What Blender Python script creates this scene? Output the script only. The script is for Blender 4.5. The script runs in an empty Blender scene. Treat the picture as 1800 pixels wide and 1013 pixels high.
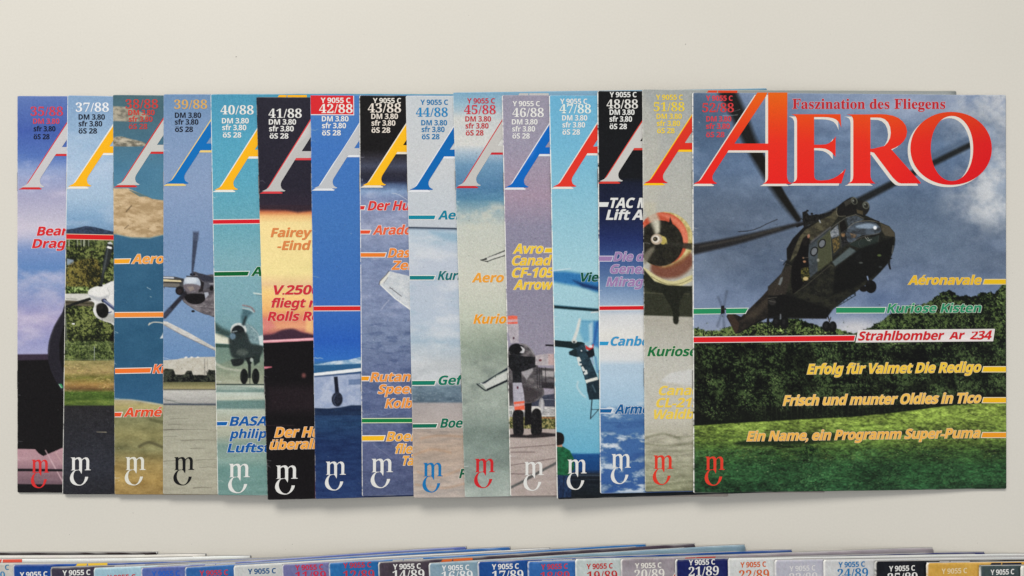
import bpy, math, random
import numpy as np
from mathutils import Vector
from mathutils.geometry import delaunay_2d_cdt

# ------------------------------------------------------------------ camera, world, lamps, exposure
scene = bpy.context.scene
COL = scene.collection
CAM_H = 0.48                    # metres above the table
MPP = 0.72 / 1800.0             # metres per photograph pixel on the table plane
CX, CY = 900.0, 506.5

cam_d = bpy.data.cameras.new('camera')
cam_d.sensor_width = 36.0; cam_d.sensor_fit = 'HORIZONTAL'
cam_d.lens = 36.0 * CAM_H / 0.72
cam_d.clip_start = 0.01; cam_d.clip_end = 50
cam = bpy.data.objects.new('camera', cam_d); COL.objects.link(cam)
cam.location = (0, 0, CAM_H)
scene.camera = cam

world = bpy.data.worlds.new('World'); scene.world = world; world.use_nodes = True
bg = world.node_tree.nodes['Background']
bg.inputs[0].default_value = (0.96, 0.98, 1.0, 1); bg.inputs[1].default_value = 0.52

def area(name, loc, target, sx, sy, energy, color):
    d = bpy.data.lights.new(name, 'AREA'); d.shape = 'RECTANGLE'; d.size = sx; d.size_y = sy
    d.energy = energy; d.color = color
    o = bpy.data.objects.new(name, d); COL.objects.link(o); o.location = loc
    o.rotation_euler = (Vector(target) - Vector(loc)).to_track_quat('-Z', 'Y').to_euler()
    return o
area('window_light', (-1.0, 2.5, 1.9), (0, -0.05, 0), 1.5, 1.0, 98.0, (1.0, 0.965, 0.905))
scene.view_settings.view_transform = 'Standard'
scene.view_settings.look = 'None'
scene.view_settings.exposure = 0.0
scene.view_settings.gamma = 1.0
ALB = 0.97                      # printed colour -> albedo factor

def lin(c):
    c = np.asarray(c, dtype=np.float64) / 255.0
    return np.where(c <= 0.04045, c / 12.92, ((c + 0.055) / 1.055) ** 2.4)

# ------------------------------------------------------------------ materials
def new_mat(name):
    m = bpy.data.materials.new(name); m.use_nodes = True
    return m, m.node_tree, m.node_tree.nodes['Principled BSDF']

def print_material():
    m, nt, p = new_mat('coated_cover_print')
    N, L = nt.nodes, nt.links
    a = N.new('ShaderNodeVertexColor'); a.layer_name = 'ink'
    tc = N.new('ShaderNodeTexCoord')
    n1 = N.new('ShaderNodeTexNoise'); n1.inputs['Scale'].default_value = 1500; n1.inputs['Detail'].default_value = 3
    n2 = N.new('ShaderNodeTexNoise'); n2.inputs['Scale'].default_value = 420; n2.inputs['Detail'].default_value = 4
    L.new(tc.outputs['Object'], n1.inputs['Vector']); L.new(tc.outputs['Object'], n2.inputs['Vector'])
    mr = N.new('ShaderNodeMapRange'); mr.inputs[1].default_value = 0.3; mr.inputs[2].default_value = 0.7
    mr.inputs[3].default_value = 0.93; mr.inputs[4].default_value = 1.07
    L.new(n1.outputs['Fac'], mr.inputs[0])
    mx = N.new('ShaderNodeVectorMath'); mx.operation = 'SCALE'
    L.new(a.outputs['Color'], mx.inputs[0]); L.new(mr.outputs[0], mx.inputs['Scale'])
    L.new(mx.outputs[0], p.inputs['Base Color'])
    mr2 = N.new('ShaderNodeMapRange'); mr2.inputs[3].default_value = 0.28; mr2.inputs[4].default_value = 0.44
    L.new(n2.outputs['Fac'], mr2.inputs[0]); L.new(mr2.outputs[0], p.inputs['Roughness'])
    p.inputs['Specular IOR Level'].default_value = 0.2
    n3 = N.new('ShaderNodeTexNoise'); n3.inputs['Scale'].default_value = 34; n3.inputs['Detail'].default_value = 5
    L.new(tc.outputs['Object'], n3.inputs['Vector'])
    b = N.new('ShaderNodeBump'); b.inputs['Strength'].default_value = 0.14; b.inputs['Distance'].default_value = 0.0007
    L.new(n3.outputs['Fac'], b.inputs['Height']); L.new(b.outputs['Normal'], p.inputs['Normal'])
    return m
M_PRINT = print_material()

def paper_material():
    m, nt, p = new_mat('page_edges')
    N, L = nt.nodes, nt.links
    tc = N.new('ShaderNodeTexCoord'); sp = N.new('ShaderNodeSeparateXYZ')
    L.new(tc.outputs['Object'], sp.inputs[0])
    mu = N.new('ShaderNodeMath'); mu.operation = 'MULTIPLY'; mu.inputs[1].default_value = 9000
    L.new(sp.outputs['Z'], mu.inputs[0])
    nz = N.new('ShaderNodeTexNoise'); nz.noise_dimensions = '1D'; nz.inputs['Scale'].default_value = 1.0
    L.new(mu.outputs[0], nz.inputs['W'])
    cr = N.new('ShaderNodeMapRange'); cr.inputs[3].default_value = 0.55; cr.inputs[4].default_value = 1.15
    L.new(nz.outputs['Fac'], cr.inputs[0])
    sc = N.new('ShaderNodeVectorMath'); sc.operation = 'SCALE'; sc.inputs[0].default_value = (0.86, 0.85, 0.82)
    L.new(cr.outputs[0], sc.inputs['Scale']); L.new(sc.outputs[0], p.inputs['Base Color'])
    p.inputs['Roughness'].default_value = 0.8
    return m
M_PAPER = paper_material()

def metal_material():
    m, nt, p = new_mat('staple_wire')
    N, L = nt.nodes, nt.links
    n = N.new('ShaderNodeTexNoise'); n.inputs['Scale'].default_value = 900
    r = N.new('ShaderNodeValToRGB'); r.color_ramp.elements[0].color = (0.10, 0.09, 0.085, 1); r.color_ramp.elements[1].color = (0.42, 0.41, 0.40, 1)
    L.new(n.outputs['Fac'], r.inputs[0]); L.new(r.outputs[0], p.inputs['Base Color'])
    p.inputs['Metallic'].default_value = 0.9; p.inputs['Roughness'].default_value = 0.4
    return m
M_STAPLE = metal_material()

def table_material():
    m, nt, p = new_mat('white_laminate')
    N, L = nt.nodes, nt.links
    tc = N.new('ShaderNodeTexCoord')
    n = N.new('ShaderNodeTexNoise'); n.inputs['Scale'].default_value = 4.0; n.inputs['Detail'].default_value = 5
    L.new(tc.outputs['Object'], n.inputs['Vector'])
    r = N.new('ShaderNodeValToRGB')
    r.color_ramp.elements[0].position = 0.3; r.color_ramp.elements[0].color = (0.658, 0.630, 0.566, 1)
    r.color_ramp.elements[1].position = 0.7; r.color_ramp.elements[1].color = (0.688, 0.658, 0.594, 1)
    L.new(n.outputs['Fac'], r.inputs[0])
    f = N.new('ShaderNodeTexNoise'); f.inputs['Scale'].default_value = 700; f.inputs['Detail'].default_value = 2
    L.new(tc.outputs['Object'], f.inputs['Vector'])
    mr = N.new('ShaderNodeMapRange'); mr.inputs[3].default_value = 0.955; mr.inputs[4].default_value = 1.045
    L.new(f.outputs['Fac'], mr.inputs[0])
    s = N.new('ShaderNodeVectorMath'); s.operation = 'SCALE'
    L.new(r.outputs[0], s.inputs[0]); L.new(mr.outputs[0], s.inputs['Scale'])
    L.new(s.outputs[0], p.inputs['Base Color'])
    p.inputs['Roughness'].default_value = 0.45; p.inputs['Specular IOR Level'].default_value = 0.3
    b = N.new('ShaderNodeBump'); b.inputs['Strength'].default_value = 0.08; b.inputs['Distance'].default_value = 0.0003
    L.new(f.outputs['Fac'], b.inputs['Height']); L.new(b.outputs['Normal'], p.inputs['Normal'])
    return m
M_TABLE = table_material()

# ------------------------------------------------------------------ mesh helpers
def unproj(X, Y, z):
    k = MPP * (CAM_H - z) / CAM_H
    return (X - CX) * k, (CY - Y) * k

def link_mesh(name, verts, faces, mat, parent=None, colors=None, smooth=False):
    me = bpy.data.meshes.new(name)
    verts = np.asarray(verts, dtype=np.float32)
    if isinstance(faces, np.ndarray):
        nf, k = faces.shape
        me.vertices.add(len(verts)); me.vertices.foreach_set('co', verts.ravel())
        me.loops.add(nf * k); me.loops.foreach_set('vertex_index', faces.astype(np.int32).ravel())
        me.polygons.add(nf)
        me.polygons.foreach_set('loop_start', np.arange(0, nf * k, k, dtype=np.int32))
        me.update(calc_edges=True)
    else:
        me.from_pydata(verts.tolist(), [], [list(map(int, f)) for f in faces]); me.update()
    if colors is not None:
        c = np.ones((len(verts), 4), dtype=np.float32); c[:, :3] = colors
        at = me.color_attributes.new('ink', 'FLOAT_COLOR', 'POINT'); at.data.foreach_set('color', c.ravel())
    if smooth:
        me.polygons.foreach_set('use_smooth', np.ones(len(me.polygons), dtype=bool))
    me.materials.append(mat)
    o = bpy.data.objects.new(name, me); COL.objects.link(o)
    if parent is not None: o.parent = parent
    return o

# ------------------------------------------------------------------ the print painter (numpy raster -> ink attribute)
def vnoise(X, Y, scale, seed):
    r = np.random.RandomState(seed); g = r.rand(128, 128)
    x = X / scale + 1000.3; y = Y / scale + 1000.7
    xi = np.floor(x).astype(int); yi = np.floor(y).astype(int)
    fx = x - xi; fy = y - yi
    fx = fx * fx * (3 - 2 * fx); fy = fy * fy * (3 - 2 * fy)
    a = g[yi % 128, xi % 128]; b = g[yi % 128, (xi + 1) % 128]
    c = g[(yi + 1) % 128, xi % 128]; d = g[(yi + 1) % 128, (xi + 1) % 128]
    return (a * (1 - fx) + b * fx) * (1 - fy) + (c * (1 - fx) + d * fx) * fy

def fbm(X, Y, scale, seed, octaves=4, stretch=1.0, gain=0.5):
    s = 0; w = 1; t = 0
    for k in range(octaves):
        s = s + w * vnoise(X / stretch, Y, scale / 2 ** k, seed + 17 * k); t += w; w *= gain
    return s / t

def catmull(pts, n=6, closed=True):
    P = [np.array(p, float) for p in pts]; out = []; m = len(P)
    rng = range(m) if closed else range(m - 1)
    for i in rng:
        if closed: a, b, c, d = P[i - 1], P[i], P[(i + 1) % m], P[(i + 2) % m]
        else: a, b, c, d = P[max(i - 1, 0)], P[i], P[i + 1], P[min(i + 2, m - 1)]
        for k in range(n):
            t = k / n
            out.append(0.5 * (2 * b + (c - a) * t + (2 * a - 5 * b + 4 * c - d) * t * t + (3 * b - a - 3 * c + d) * t ** 3))
    if not closed: out.append(P[-1])
    return out

class Canvas:
    def __init__(s, x0, y0, x1, y1, S):
        s.x0, s.y0, s.S = x0, y0, S
        s.w = int((x1 - x0) * S) + 1; s.h = int((y1 - y0) * S) + 1
        xs = x0 + np.arange(s.w) / S; ys = y0 + np.arange(s.h) / S
        s.X, s.Y = np.meshgrid(xs, ys)
        s.C = np.zeros((s.h, s.w, 3)); s.T = (0, 0, 1.0)
    def z(s, ox, oy, f): s.T = (ox, oy, f)
    def tp(s, pts):
        ox, oy, f = s.T
        return np.array([(ox + p[0] / f, oy + p[1] / f) for p in pts], float)
    def grad(s, stops, y0=None, y1=None):
        ys = [a for a, _ in stops]; c = np.array([b for _, b in stops], float)
        g = np.stack([np.interp(s.Y[:, 0], ys, c[:, k]) for k in range(3)], -1)
        r0 = 0 if y0 is None else max(0, int((y0 - s.y0) * s.S)); r1 = s.h if y1 is None else int((y1 - s.y0) * s.S)
        s.C[r0:r1] = g[r0:r1, None, :]
    def box(s, P, pad):
        a = np.floor((P.min(0) - pad - (s.x0, s.y0)) * s.S).astype(int); b = np.ceil((P.max(0) + pad - (s.x0, s.y0)) * s.S).astype(int) + 1
        return max(a[0], 0), max(a[1], 0), min(b[0], s.w), min(b[1], s.h)
    def mask_poly(s, pts, soft, smooth=False, raw=False):
        if smooth: pts = catmull(pts)
        P = np.array(pts, float) if raw else s.tp(pts)
        x0, y0, x1, y1 = s.box(P, soft + 1)
        if x1 <= x0 or y1 <= y0: return None
        X = s.X[y0:y1, x0:x1]; Y = s.Y[y0:y1, x0:x1]
        d2 = np.full(X.shape, 1e9); ins = np.zeros(X.shape, bool); n = len(P)
        for i in range(n):
            ax, ay = P[i]; bx, by = P[(i + 1) % n]
            ex, ey = bx - ax, by - ay; L = ex * ex + ey * ey + 1e-12
            t = np.clip(((X - ax) * ex + (Y - ay) * ey) / L, 0, 1)
            d2 = np.minimum(d2, (X - ax - t * ex) ** 2 + (Y - ay - t * ey) ** 2)
            if ay != by:
                cnd = ((ay > Y) != (by > Y)) & (X < ex * (Y - ay) / (by - ay) + ax)
                ins ^= cnd
        sd = np.sqrt(d2) * np.where(ins, 1, -1)
        m = np.clip(0.5 + sd / (2 * soft), 0, 1); m = m * m * (3 - 2 * m)
        return (slice(y0, y1), slice(x0, x1)), m
    def blend(s, sl, m, col):
        m = m[..., None]
        s.C[sl] = s.C[sl] * (1 - m) + np.asarray(col, float) * m
    def poly(s, pts, col, soft=0.45, a=1.0, smooth=False, tex=None):
        """tex=(colour2, scale, seed, stretch): second colour mixed in by noise"""
        r = s.mask_poly(pts, soft, smooth)
        if r is None: return
        sl, m = r
        c = np.broadcast_to(np.asarray(col, float), m.shape + (3,))
        if tex:
            c2, sc, sd, st = tex
            n = np.clip((fbm(s.X[sl], s.Y[sl], sc, sd, 4, st, 0.7) - 0.5) * 3.2 + 0.5, 0, 1)[..., None]
            c = c * (1 - n) + np.asarray(c2, float) * n
        s.blend(sl, m * a, c)
    def ell(s, cx, cy, rx, ry, col, soft=0.45, a=1.0, rot=0, tex=None):
        pts = []
        for k in range(28):
            t = k / 28 * 2 * math.pi; x = rx * math.cos(t); y = ry * math.sin(t)
            pts.append((cx + x * math.cos(rot) - y * math.sin(rot), cy + x * math.sin(rot) + y * math.cos(rot)))
        s.poly(pts, col, soft, a, tex=tex)
    def line(s, pts, w, col, soft=0.4, a=1.0, w1=None, smooth=False):
        if smooth: pts = catmull(pts, closed=False)
        P = s.tp(pts); f = s.T[2]; w = w / f; w1 = w if w1 is None else w1 / f
        x0, y0, x1, y1 = s.box(P, soft + max(w, w1))
        if x1 <= x0 or y1 <= y0: return
        sl = (slice(y0, y1), slice(x0, x1)); X = s.X[sl]; Y = s.Y[sl]; best = np.full(X.shape, -1e9); n = len(P) - 1
        for i in range(n):
            ax, ay = P[i]; bx, by = P[i + 1]; ex, ey = bx - ax, by - ay; L = ex * ex + ey * ey + 1e-12
            t = np.clip(((X - ax) * ex + (Y - ay) * ey) / L, 0, 1)
            d = np.sqrt((X - ax - t * ex) ** 2 + (Y - ay - t * ey) ** 2)
            best = np.maximum(best, (w + (w1 - w) * (i + t) / n) / 2 - d)
        m = np.clip(0.5 + best / (2 * soft), 0, 1)
        s.blend(sl, m * a, col)
    def noise(s, amp, scale, seed, octaves=4, stretch=1.0, y0=-1e9, y1=1e9, tint=(1, 1, 1), gain=0.6):
        n = (fbm(s.X, s.Y, scale, seed, octaves, stretch, gain) - 0.5) * 2 * amp
        n = n * ((s.Y >= y0) & (s.Y <= y1))
        s.C += n[..., None] * np.asarray(tint, float)
    def cloud(s, col, scale, seed, lo, hi, y0, y1, stretch=1.6, a=1.0, fade=12):
        n = fbm(s.X, s.Y, scale, seed, 5, stretch, 0.6)
        m = np.clip((n - lo) / (hi - lo), 0, 1) * np.clip((s.Y - y0) / fade, 0, 1) * np.clip((y1 - s.Y) / fade, 0, 1) * a
        s.C = s.C * (1 - m[..., None]) + np.asarray(col, float) * m[..., None]
    def leaves(s, pts, dark, mid, light, seed, scale=5, soft=0.6, smooth=False, ragged=0.0, a=1.0):
        P = catmull(pts) if smooth else pts
        r = s.mask_poly(P, max(soft, 0.5) + ragged, False)
        if r is None: return
        sl, m = r
        X, Y = s.X[sl], s.Y[sl]
        if ragged:
            e = fbm(X, Y, 7, seed + 5, 4, 1, 0.8); m = np.clip((m - 0.5 + (e - 0.5) * 1.5) * 4 + 0.5, 0, 1)
        big = fbm(X, Y, scale * 5, seed, 3, 1.2); sm = fbm(X, Y, scale, seed + 3, 3, 1.0, 0.8); fi = vnoise(X, Y, 1.5, seed + 9)
        v = np.clip(0.47 + (big - 0.5) * 1.6 + (sm - 0.5) * 2.6 + (fi - 0.5) * 1.15, 0, 1)
        D, Mi, Li = [np.asarray(q, float) for q in (dark, mid, light)]
        t = v[..., None]
        c = np.where(t < 0.55, D + (Mi - D) * np.clip(t / 0.55, 0, 1), Mi + (Li - Mi) * np.clip((t - 0.55) / 0.38, 0, 1))
        s.blend(sl, m * a, c)
    def specks(s, n, x0, y0, x1, y1, col, seed, r=0.5, a=0.9, w=1.0):
        rr = random.Random(seed); T = s.T; s.T = (0, 0, 1.0)
        for _ in range(n):
            x = rr.uniform(x0, x1); y = rr.uniform(y0, y1); q = r * rr.uniform(0.5, 1.3)
            s.line([(x - w * q, y), (x + w * q, y + rr.uniform(-.3, .3) * q)], q, col, 0.45, a * rr.uniform(0.4, 1))
        s.T = T
    def grain(s, amp, seed):
        r = np.random.RandomState(seed)
        g = r.randn(s.h, s.w)
        g = (g + np.roll(g, 1, 0) * .6 + np.roll(g, 1, 1) * .6) / 1.3
        gc = r.randn(s.h, s.w, 3) * 0.35
        s.C += amp * (g[..., None] + gc)
    def tone(s):
        C = s.C; R, G, B = C[..., 0], C[..., 1], C[..., 2]
        w = np.clip((R / np.maximum(G, 1) - 0.55) / 0.2, 0, 1); d = np.maximum(B - G, 0)
        B = B - 0.24 * d * w
        L = (R * .3 + G * .59 + B * .11)[..., None]
        C = np.stack([R, G, B], -1); C = L + (C - L) * 0.94
        t = np.clip(C, 0, 255) / 255
        s.C = 255 * (t + 0.10 * (t * t * (3 - 2 * t) - t) * 2 - 0.012 * (1 - t))
    def dabs(s, n, box, cols, size, seed, thr=0.5, scale=14, ang=None, a=0.8, mask=None, stretch=1.0):
        r = np.random.RandomState(seed); x = r.uniform(box[0], box[2], n); y = r.uniform(box[1], box[3], n)
        d = fbm(x, y, scale, seed + 50, 3, stretch, .6); pick = r.rand(n); T = s.T; s.T = (0, 0, 1.0)
        for i in np.where(d > thr)[0]:
            if mask and not mask(x[i], y[i]): continue
            t = (r.uniform(0, math.pi) if ang is None else ang + r.normal(0, .35)); l = size * r.uniform(.5, 1.4)
            c = np.asarray(cols[int(pick[i] * len(cols))], float) * (0.75 + (d[i] - thr) * 2.2)
            s.line([(x[i], y[i]), (x[i] + l * math.cos(t), y[i] + l * math.sin(t))], size * .5, c, .45, a * r.uniform(.4, 1), size * .2)
        s.T = T
    def sample(s, X, Y):
        u = np.clip((X - s.x0) * s.S, 0, s.w - 1.001); v = np.clip((Y - s.y0) * s.S, 0, s.h - 1.001)
        xi = u.astype(int); yi = v.astype(int); fx = (u - xi)[:, None]; fy = (v - yi)[:, None]
        C = s.C
        return (C[yi, xi] * (1 - fx) + C[yi, xi + 1] * fx) * (1 - fy) + (C[yi + 1, xi] * (1 - fx) + C[yi + 1, xi + 1] * fx) * fy
# ------------------------------------------------------------------ printed pictures of the covers (photograph pixel coordinates)
ZA, ZB, ZC, ZD = (20, 340, 3.618), (20, 600, 3.375), (280, 340, 3.618), (280, 600, 3.375)
ZE, ZF, ZG, ZH = (540, 340, 3.618), (540, 600, 3.375), (800, 340, 3.618), (800, 600, 3.375)
ZI, ZJ, ZM, ZN = (1040, 340, 3.62), (1040, 600, 3.375), (1210, 330, 3.617), (1490, 330, 3.617)
ZO, ZP, ZQ, ZR = (1210, 600, 3.493), (1490, 600, 3.493), (1350, 340, 3.896), (890, 540, 4.22)
ZS, ZT, ZU, ZV = (965, 460, 4.22), (285, 460, 4.6), (370, 480, 4.22), (110, 400, 4.6)
Z1, Z2, Z3, Z4, Z5, Z6 = [(x, 150, 5.064) for x in (20, 280, 540, 800, 1040, 1210)]

def creases(c, M, idx):
    rr = random.Random(900 + idx); c.z(0, 0, 1)
    TL, BL = M['TL'], M['BL']
    for _ in range(7):
        y = rr.uniform(TL[1] + 60, BL[1] - 20); x = TL[0] + (BL[0] - TL[0]) * (y - TL[1]) / (BL[1] - TL[1]); l = rr.uniform(3, 13)
        c.line([(x, y), (x + l * .6, y + rr.uniform(-1, 3)), (x + l, y + rr.uniform(-1, 4))], .8, (226, 228, 230), .5, rr.uniform(.25, .7), .3)
    for _ in range(26):
        x = TL[0] + rr.uniform(4, 90); y = rr.uniform(TL[1] + 10, BL[1] - 6)
        c.line([(x, y), (x + rr.uniform(-.8, .8), y + rr.uniform(-.8, .8))], rr.uniform(.4, .9), rr.choice([(40, 42, 48), (220, 222, 224), (60, 60, 64)]), .45, rr.uniform(.25, .6))

def pic35(c):
    c.grad([(169, (98, 122, 198)), (230, (72, 98, 192)), (275, (88, 118, 203)), (300, (144, 160, 214)), (345, (164, 163, 202)), (400, (196, 190, 210)),
            (418, (176, 178, 212)), (440, (122, 146, 208)), (470, (102, 136, 204)), (500, (118, 142, 204)), (560, (162, 154, 205)), (600, (150, 152, 208)), (624, (166, 166, 214))])
    c.cloud((196, 196, 224), 22, 5, .5, .75, 270, 345, 2.6, .75); c.cloud((205, 196, 220), 30, 9, .5, .8, 330, 620, 2.2, .6)
    c.z(0, 0, 1)
    c.poly([(20, 624), (125, 623), (125, 800), (90, 796), (76, 802), (68, 797), (62, 790), (20, 788)], (20, 16, 19), 0.8)
    c.poly([(20, 623), (120, 622), (120, 632), (20, 634)], (72, 58, 84), 1.6, .8)
    c.poly([(118, 540), (108, 552), (95, 574), (86, 600), (84, 625), (88, 648), (100, 674), (113, 694), (120, 704)], (40, 37, 50), .8, smooth=True)
    c.poly([(120, 558), (110, 578), (104, 604), (105, 632), (112, 658), (120, 672)], (17, 14, 18), 1.2)
    c.line([(108, 553), (95, 575), (87, 600), (85, 624)], 1.6, (84, 82, 96), .8, .7)
    c.grad([(786, (186, 148, 158)), (812, (176, 140, 150)), (823, (150, 118, 130)), (829, (148, 118, 128)), (850, (120, 96, 108)), (868, (24, 20, 24))], 786, 880)
    c.poly([(20, 780), (118, 780), (118, 784), (90, 796), (76, 802), (68, 797), (62, 790), (20, 789)], (20, 16, 19), .5)
    c.line([(80, 792), (112, 850)], 2.2, (206, 174, 180), .8, .8); c.line([(98, 796), (116, 826)], 1.6, (200, 166, 160), .8, .7)
    c.noise(10, 6, 3, 4, 9.0, 786, 852)
    c.poly([(20, 824), (125, 825), (125, 829), (20, 828.5)], (22, 18, 26), .8); c.poly([(20, 851), (125, 852), (125, 875), (20, 875)], (24, 20, 26), 1)
    c.poly([(103, 675.5), (108, 675), (112, 682), (107, 682.5)], (60, 150, 95), .5); c.line([(104, 676), (108, 682)], 1, (210, 225, 215))
    c.line([(30, 694.5), (36, 694.5)], .8, (200, 200, 210), a=.6)

def pic37(c):
    c.grad([(168, (128, 158, 204)), (250, (150, 178, 216)), (300, (168, 190, 224)), (350, (160, 185, 218)), (385, (128, 162, 206)), (410, (120, 150, 192))])
    c.cloud((186, 200, 226), 26, 21, .45, .8, 230, 400, 2, .5)
    c.z(0, 0, 1)
    c.poly([(105, 405), (130, 402), (150, 397.5), (165, 399), (185, 404), (206, 409), (206, 414), (105, 414)], (62, 78, 112), .8, tex=((44, 58, 84), 3, 4, 1))
    c.leaves([(100, 413), (206, 415), (206, 640), (100, 640)], (22, 27, 15), (62, 72, 34), (128, 136, 78), 31, 4.5)
    c.dabs(1800, (112, 425, 203, 632), [(110, 124, 62), (84, 98, 46), (142, 150, 92), (60, 72, 34)], 2.4, 531, .46, 12, None, .75); c.dabs(500, (112, 425, 203, 632), [(14, 16, 10)], 3, 532, .5, 10, None, .8)
    c.z(*ZV)
    c.poly([(30, 90), (420, 95), (420, 150), (30, 140)], (92, 108, 66), 3, .35)
    for x in (52, 120, 148, 170, 178, 210): c.line([(x, 95), (x, 150)], 5, (208, 208, 200), .4, .8)
    c.poly([(35, 250), (90, 262), (90, 300), (35, 305)], (150, 166, 190), .8, .85); c.line([(32, 248), (92, 262)], 7, (50, 54, 50))
    for k in range(9):
        t = -2.8 + k * .33; c.line([(235, 185), (235 + 60 * math.cos(t), 185 + 45 * math.sin(t) + 10)], 7, (104, 120, 66), .5, .7, 2)
    c.line([(236, 190), (232, 265)], 8, (46, 44, 28), .6, .8)
    c.leaves([(110, 270), (250, 250), (300, 300), (290, 470), (30, 470), (30, 330)], (26, 26, 14), (84, 74, 34), (150, 134, 66), 77, 4.0, 3, True, 0, .75)
    c.leaves([(30, 480), (200, 480), (230, 530), (30, 532)], (28, 40, 18), (84, 106, 46), (168, 186, 120), 41, 2.5, 2)
    # wing, nacelle and propeller
    c.poly([(15, 536), (215, 536), (235, 600), (15, 592)], (214, 212, 206), .6, tex=((196, 194, 186), 8, 2, 3)); c.line([(30, 578), (115, 580)], 3, (96, 96, 92), .4, .8)
    c.poly([(15, 590), (250, 598), (250, 640), (15, 628)], (98, 90, 74), 1.0); c.poly([(15, 600), (250, 612), (250, 622), (15, 610)], (54, 52, 38), 1.0, .8)
    c.poly([(215, 560), (235, 500), (290, 474), (340, 461), (440, 455), (440, 778), (385, 772), (320, 752), (270, 722), (247, 672), (258, 615), (225, 590)], (222, 220, 217), .5, smooth=True)
    c.poly([(300, 690), (440, 700), (440, 778), (385, 770), (320, 750), (275, 720)], (160, 158, 152), 3, .75)
    c.ell(322, 672, 50, 62, (22, 20, 19), .6, rot=-.25); c.ell(300, 640, 30, 26, (44, 40, 36), 1.5, .7)
    c.poly([(205, 530), (222, 500), (270, 478), (330, 474), (372, 505), (378, 555), (350, 585), (300, 606), (240, 580)], (226, 224, 220), .5, smooth=True)
    c.poly([(212, 545), (240, 575), (300, 600), (350, 580), (366, 548), (300, 565)], (164, 166, 172), 2.5, .8, smooth=True)
    c.line([(360, 490), (378, 530), (368, 575)], 3, (150, 150, 150), .5, .9, smooth=True)
    c.poly([(222, 566), (235, 586), (120, 622), (22, 652), (22, 636), (120, 596)], (28, 29, 28), .5)
    c.poly([(355, 150), (362, 125), (385, 115), (404, 130), (404, 160), (385, 270), (340, 370), (322, 468), (300, 474), (320, 350), (330, 250)], (44, 48, 48), .5, smooth=False)
    c.poly([(364, 150), (376, 150), (345, 330), (320, 400), (330, 320)], (84, 90, 92), 1, .8)
    c.poly([(362, 150), (400, 160), (396, 176), (358, 166)], (230, 230, 226), .4); c.poly([(366, 122), (388, 115), (403, 128), (403, 138), (364, 132)], (196, 198, 196), .5)
    c.ell(306, 472, 18, 8, (18, 18, 18), .5)
    c.ell(336, 592, 22, 17, (20, 22, 30), .5); c.line([(335, 590), (430, 668)], 26, (74, 82, 128), .6); c.line([(340, 588), (430, 656)], 7, (170, 176, 206), .6, .8)
    c.line([(375, 690), (395, 682)], 8, (50, 60, 120), .5); c.line([(318, 735), (322, 750)], 3, (60, 60, 60))
    c.poly([(75, 774), (98, 774), (98, 786), (75, 786)], (224, 224, 218), .5)
    c.poly([(425, 830), (395, 870), (384, 930), (396, 990), (430, 1010)], (18, 17, 18), 1, smooth=True)
    c.line([(24, 700), (38, 1012)], 9, (112, 120, 106), .7, .85)
    c.z(0, 0, 1)
    c.specks(170, 120, 600, 203, 628, (186, 196, 150), 5, .8)
    c.leaves([(105, 600), (206, 600), (206, 634), (105, 634)], (30, 42, 18), (70, 92, 40), (140, 156, 96), 51, 3.0, 1, a=.5)
    c.line([(105, 632), (206, 633)], 1, (150, 150, 130), .5, .6); c.line([(166, 610), (166, 634)], .8, (160, 165, 160))
    c.grad([(636, (150, 140, 92)), (655, (168, 146, 98)), (664, (118, 116, 58)), (676, (176, 142, 84)), (684, (120, 92, 58)), (690, (82, 104, 44)), (702, (76, 98, 42)), (706, (112, 128, 60)), (712, (88, 106, 48)), (714, (46, 44, 48)), (760, (46, 46, 54)), (820, (52, 54, 66)), (868, (42, 42, 50))], 635, 900)
    c.noise(34, 6, 61, 4, 4.0, 635, 713, (1, .95, .6), .8); c.noise(13, 3, 62, 4, 2.0, 713, 900, (1, 1, 1.1), .85)
    c.dabs(700, (112, 638, 203, 690), [(190, 168, 112), (150, 130, 78), (110, 116, 56), (206, 180, 130)], 2.6, 533, .44, 8, -.1, .6, None, 3); c.dabs(400, (112, 690, 203, 712), [(110, 140, 62), (60, 84, 36)], 2.2, 534, .44, 8, -.3, .6)
    c.line([(170, 759.5), (187, 760)], 1, (190, 180, 150), .5, .8); c.specks(26, 112, 718, 200, 862, (120, 118, 122), 8, .45)

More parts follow.
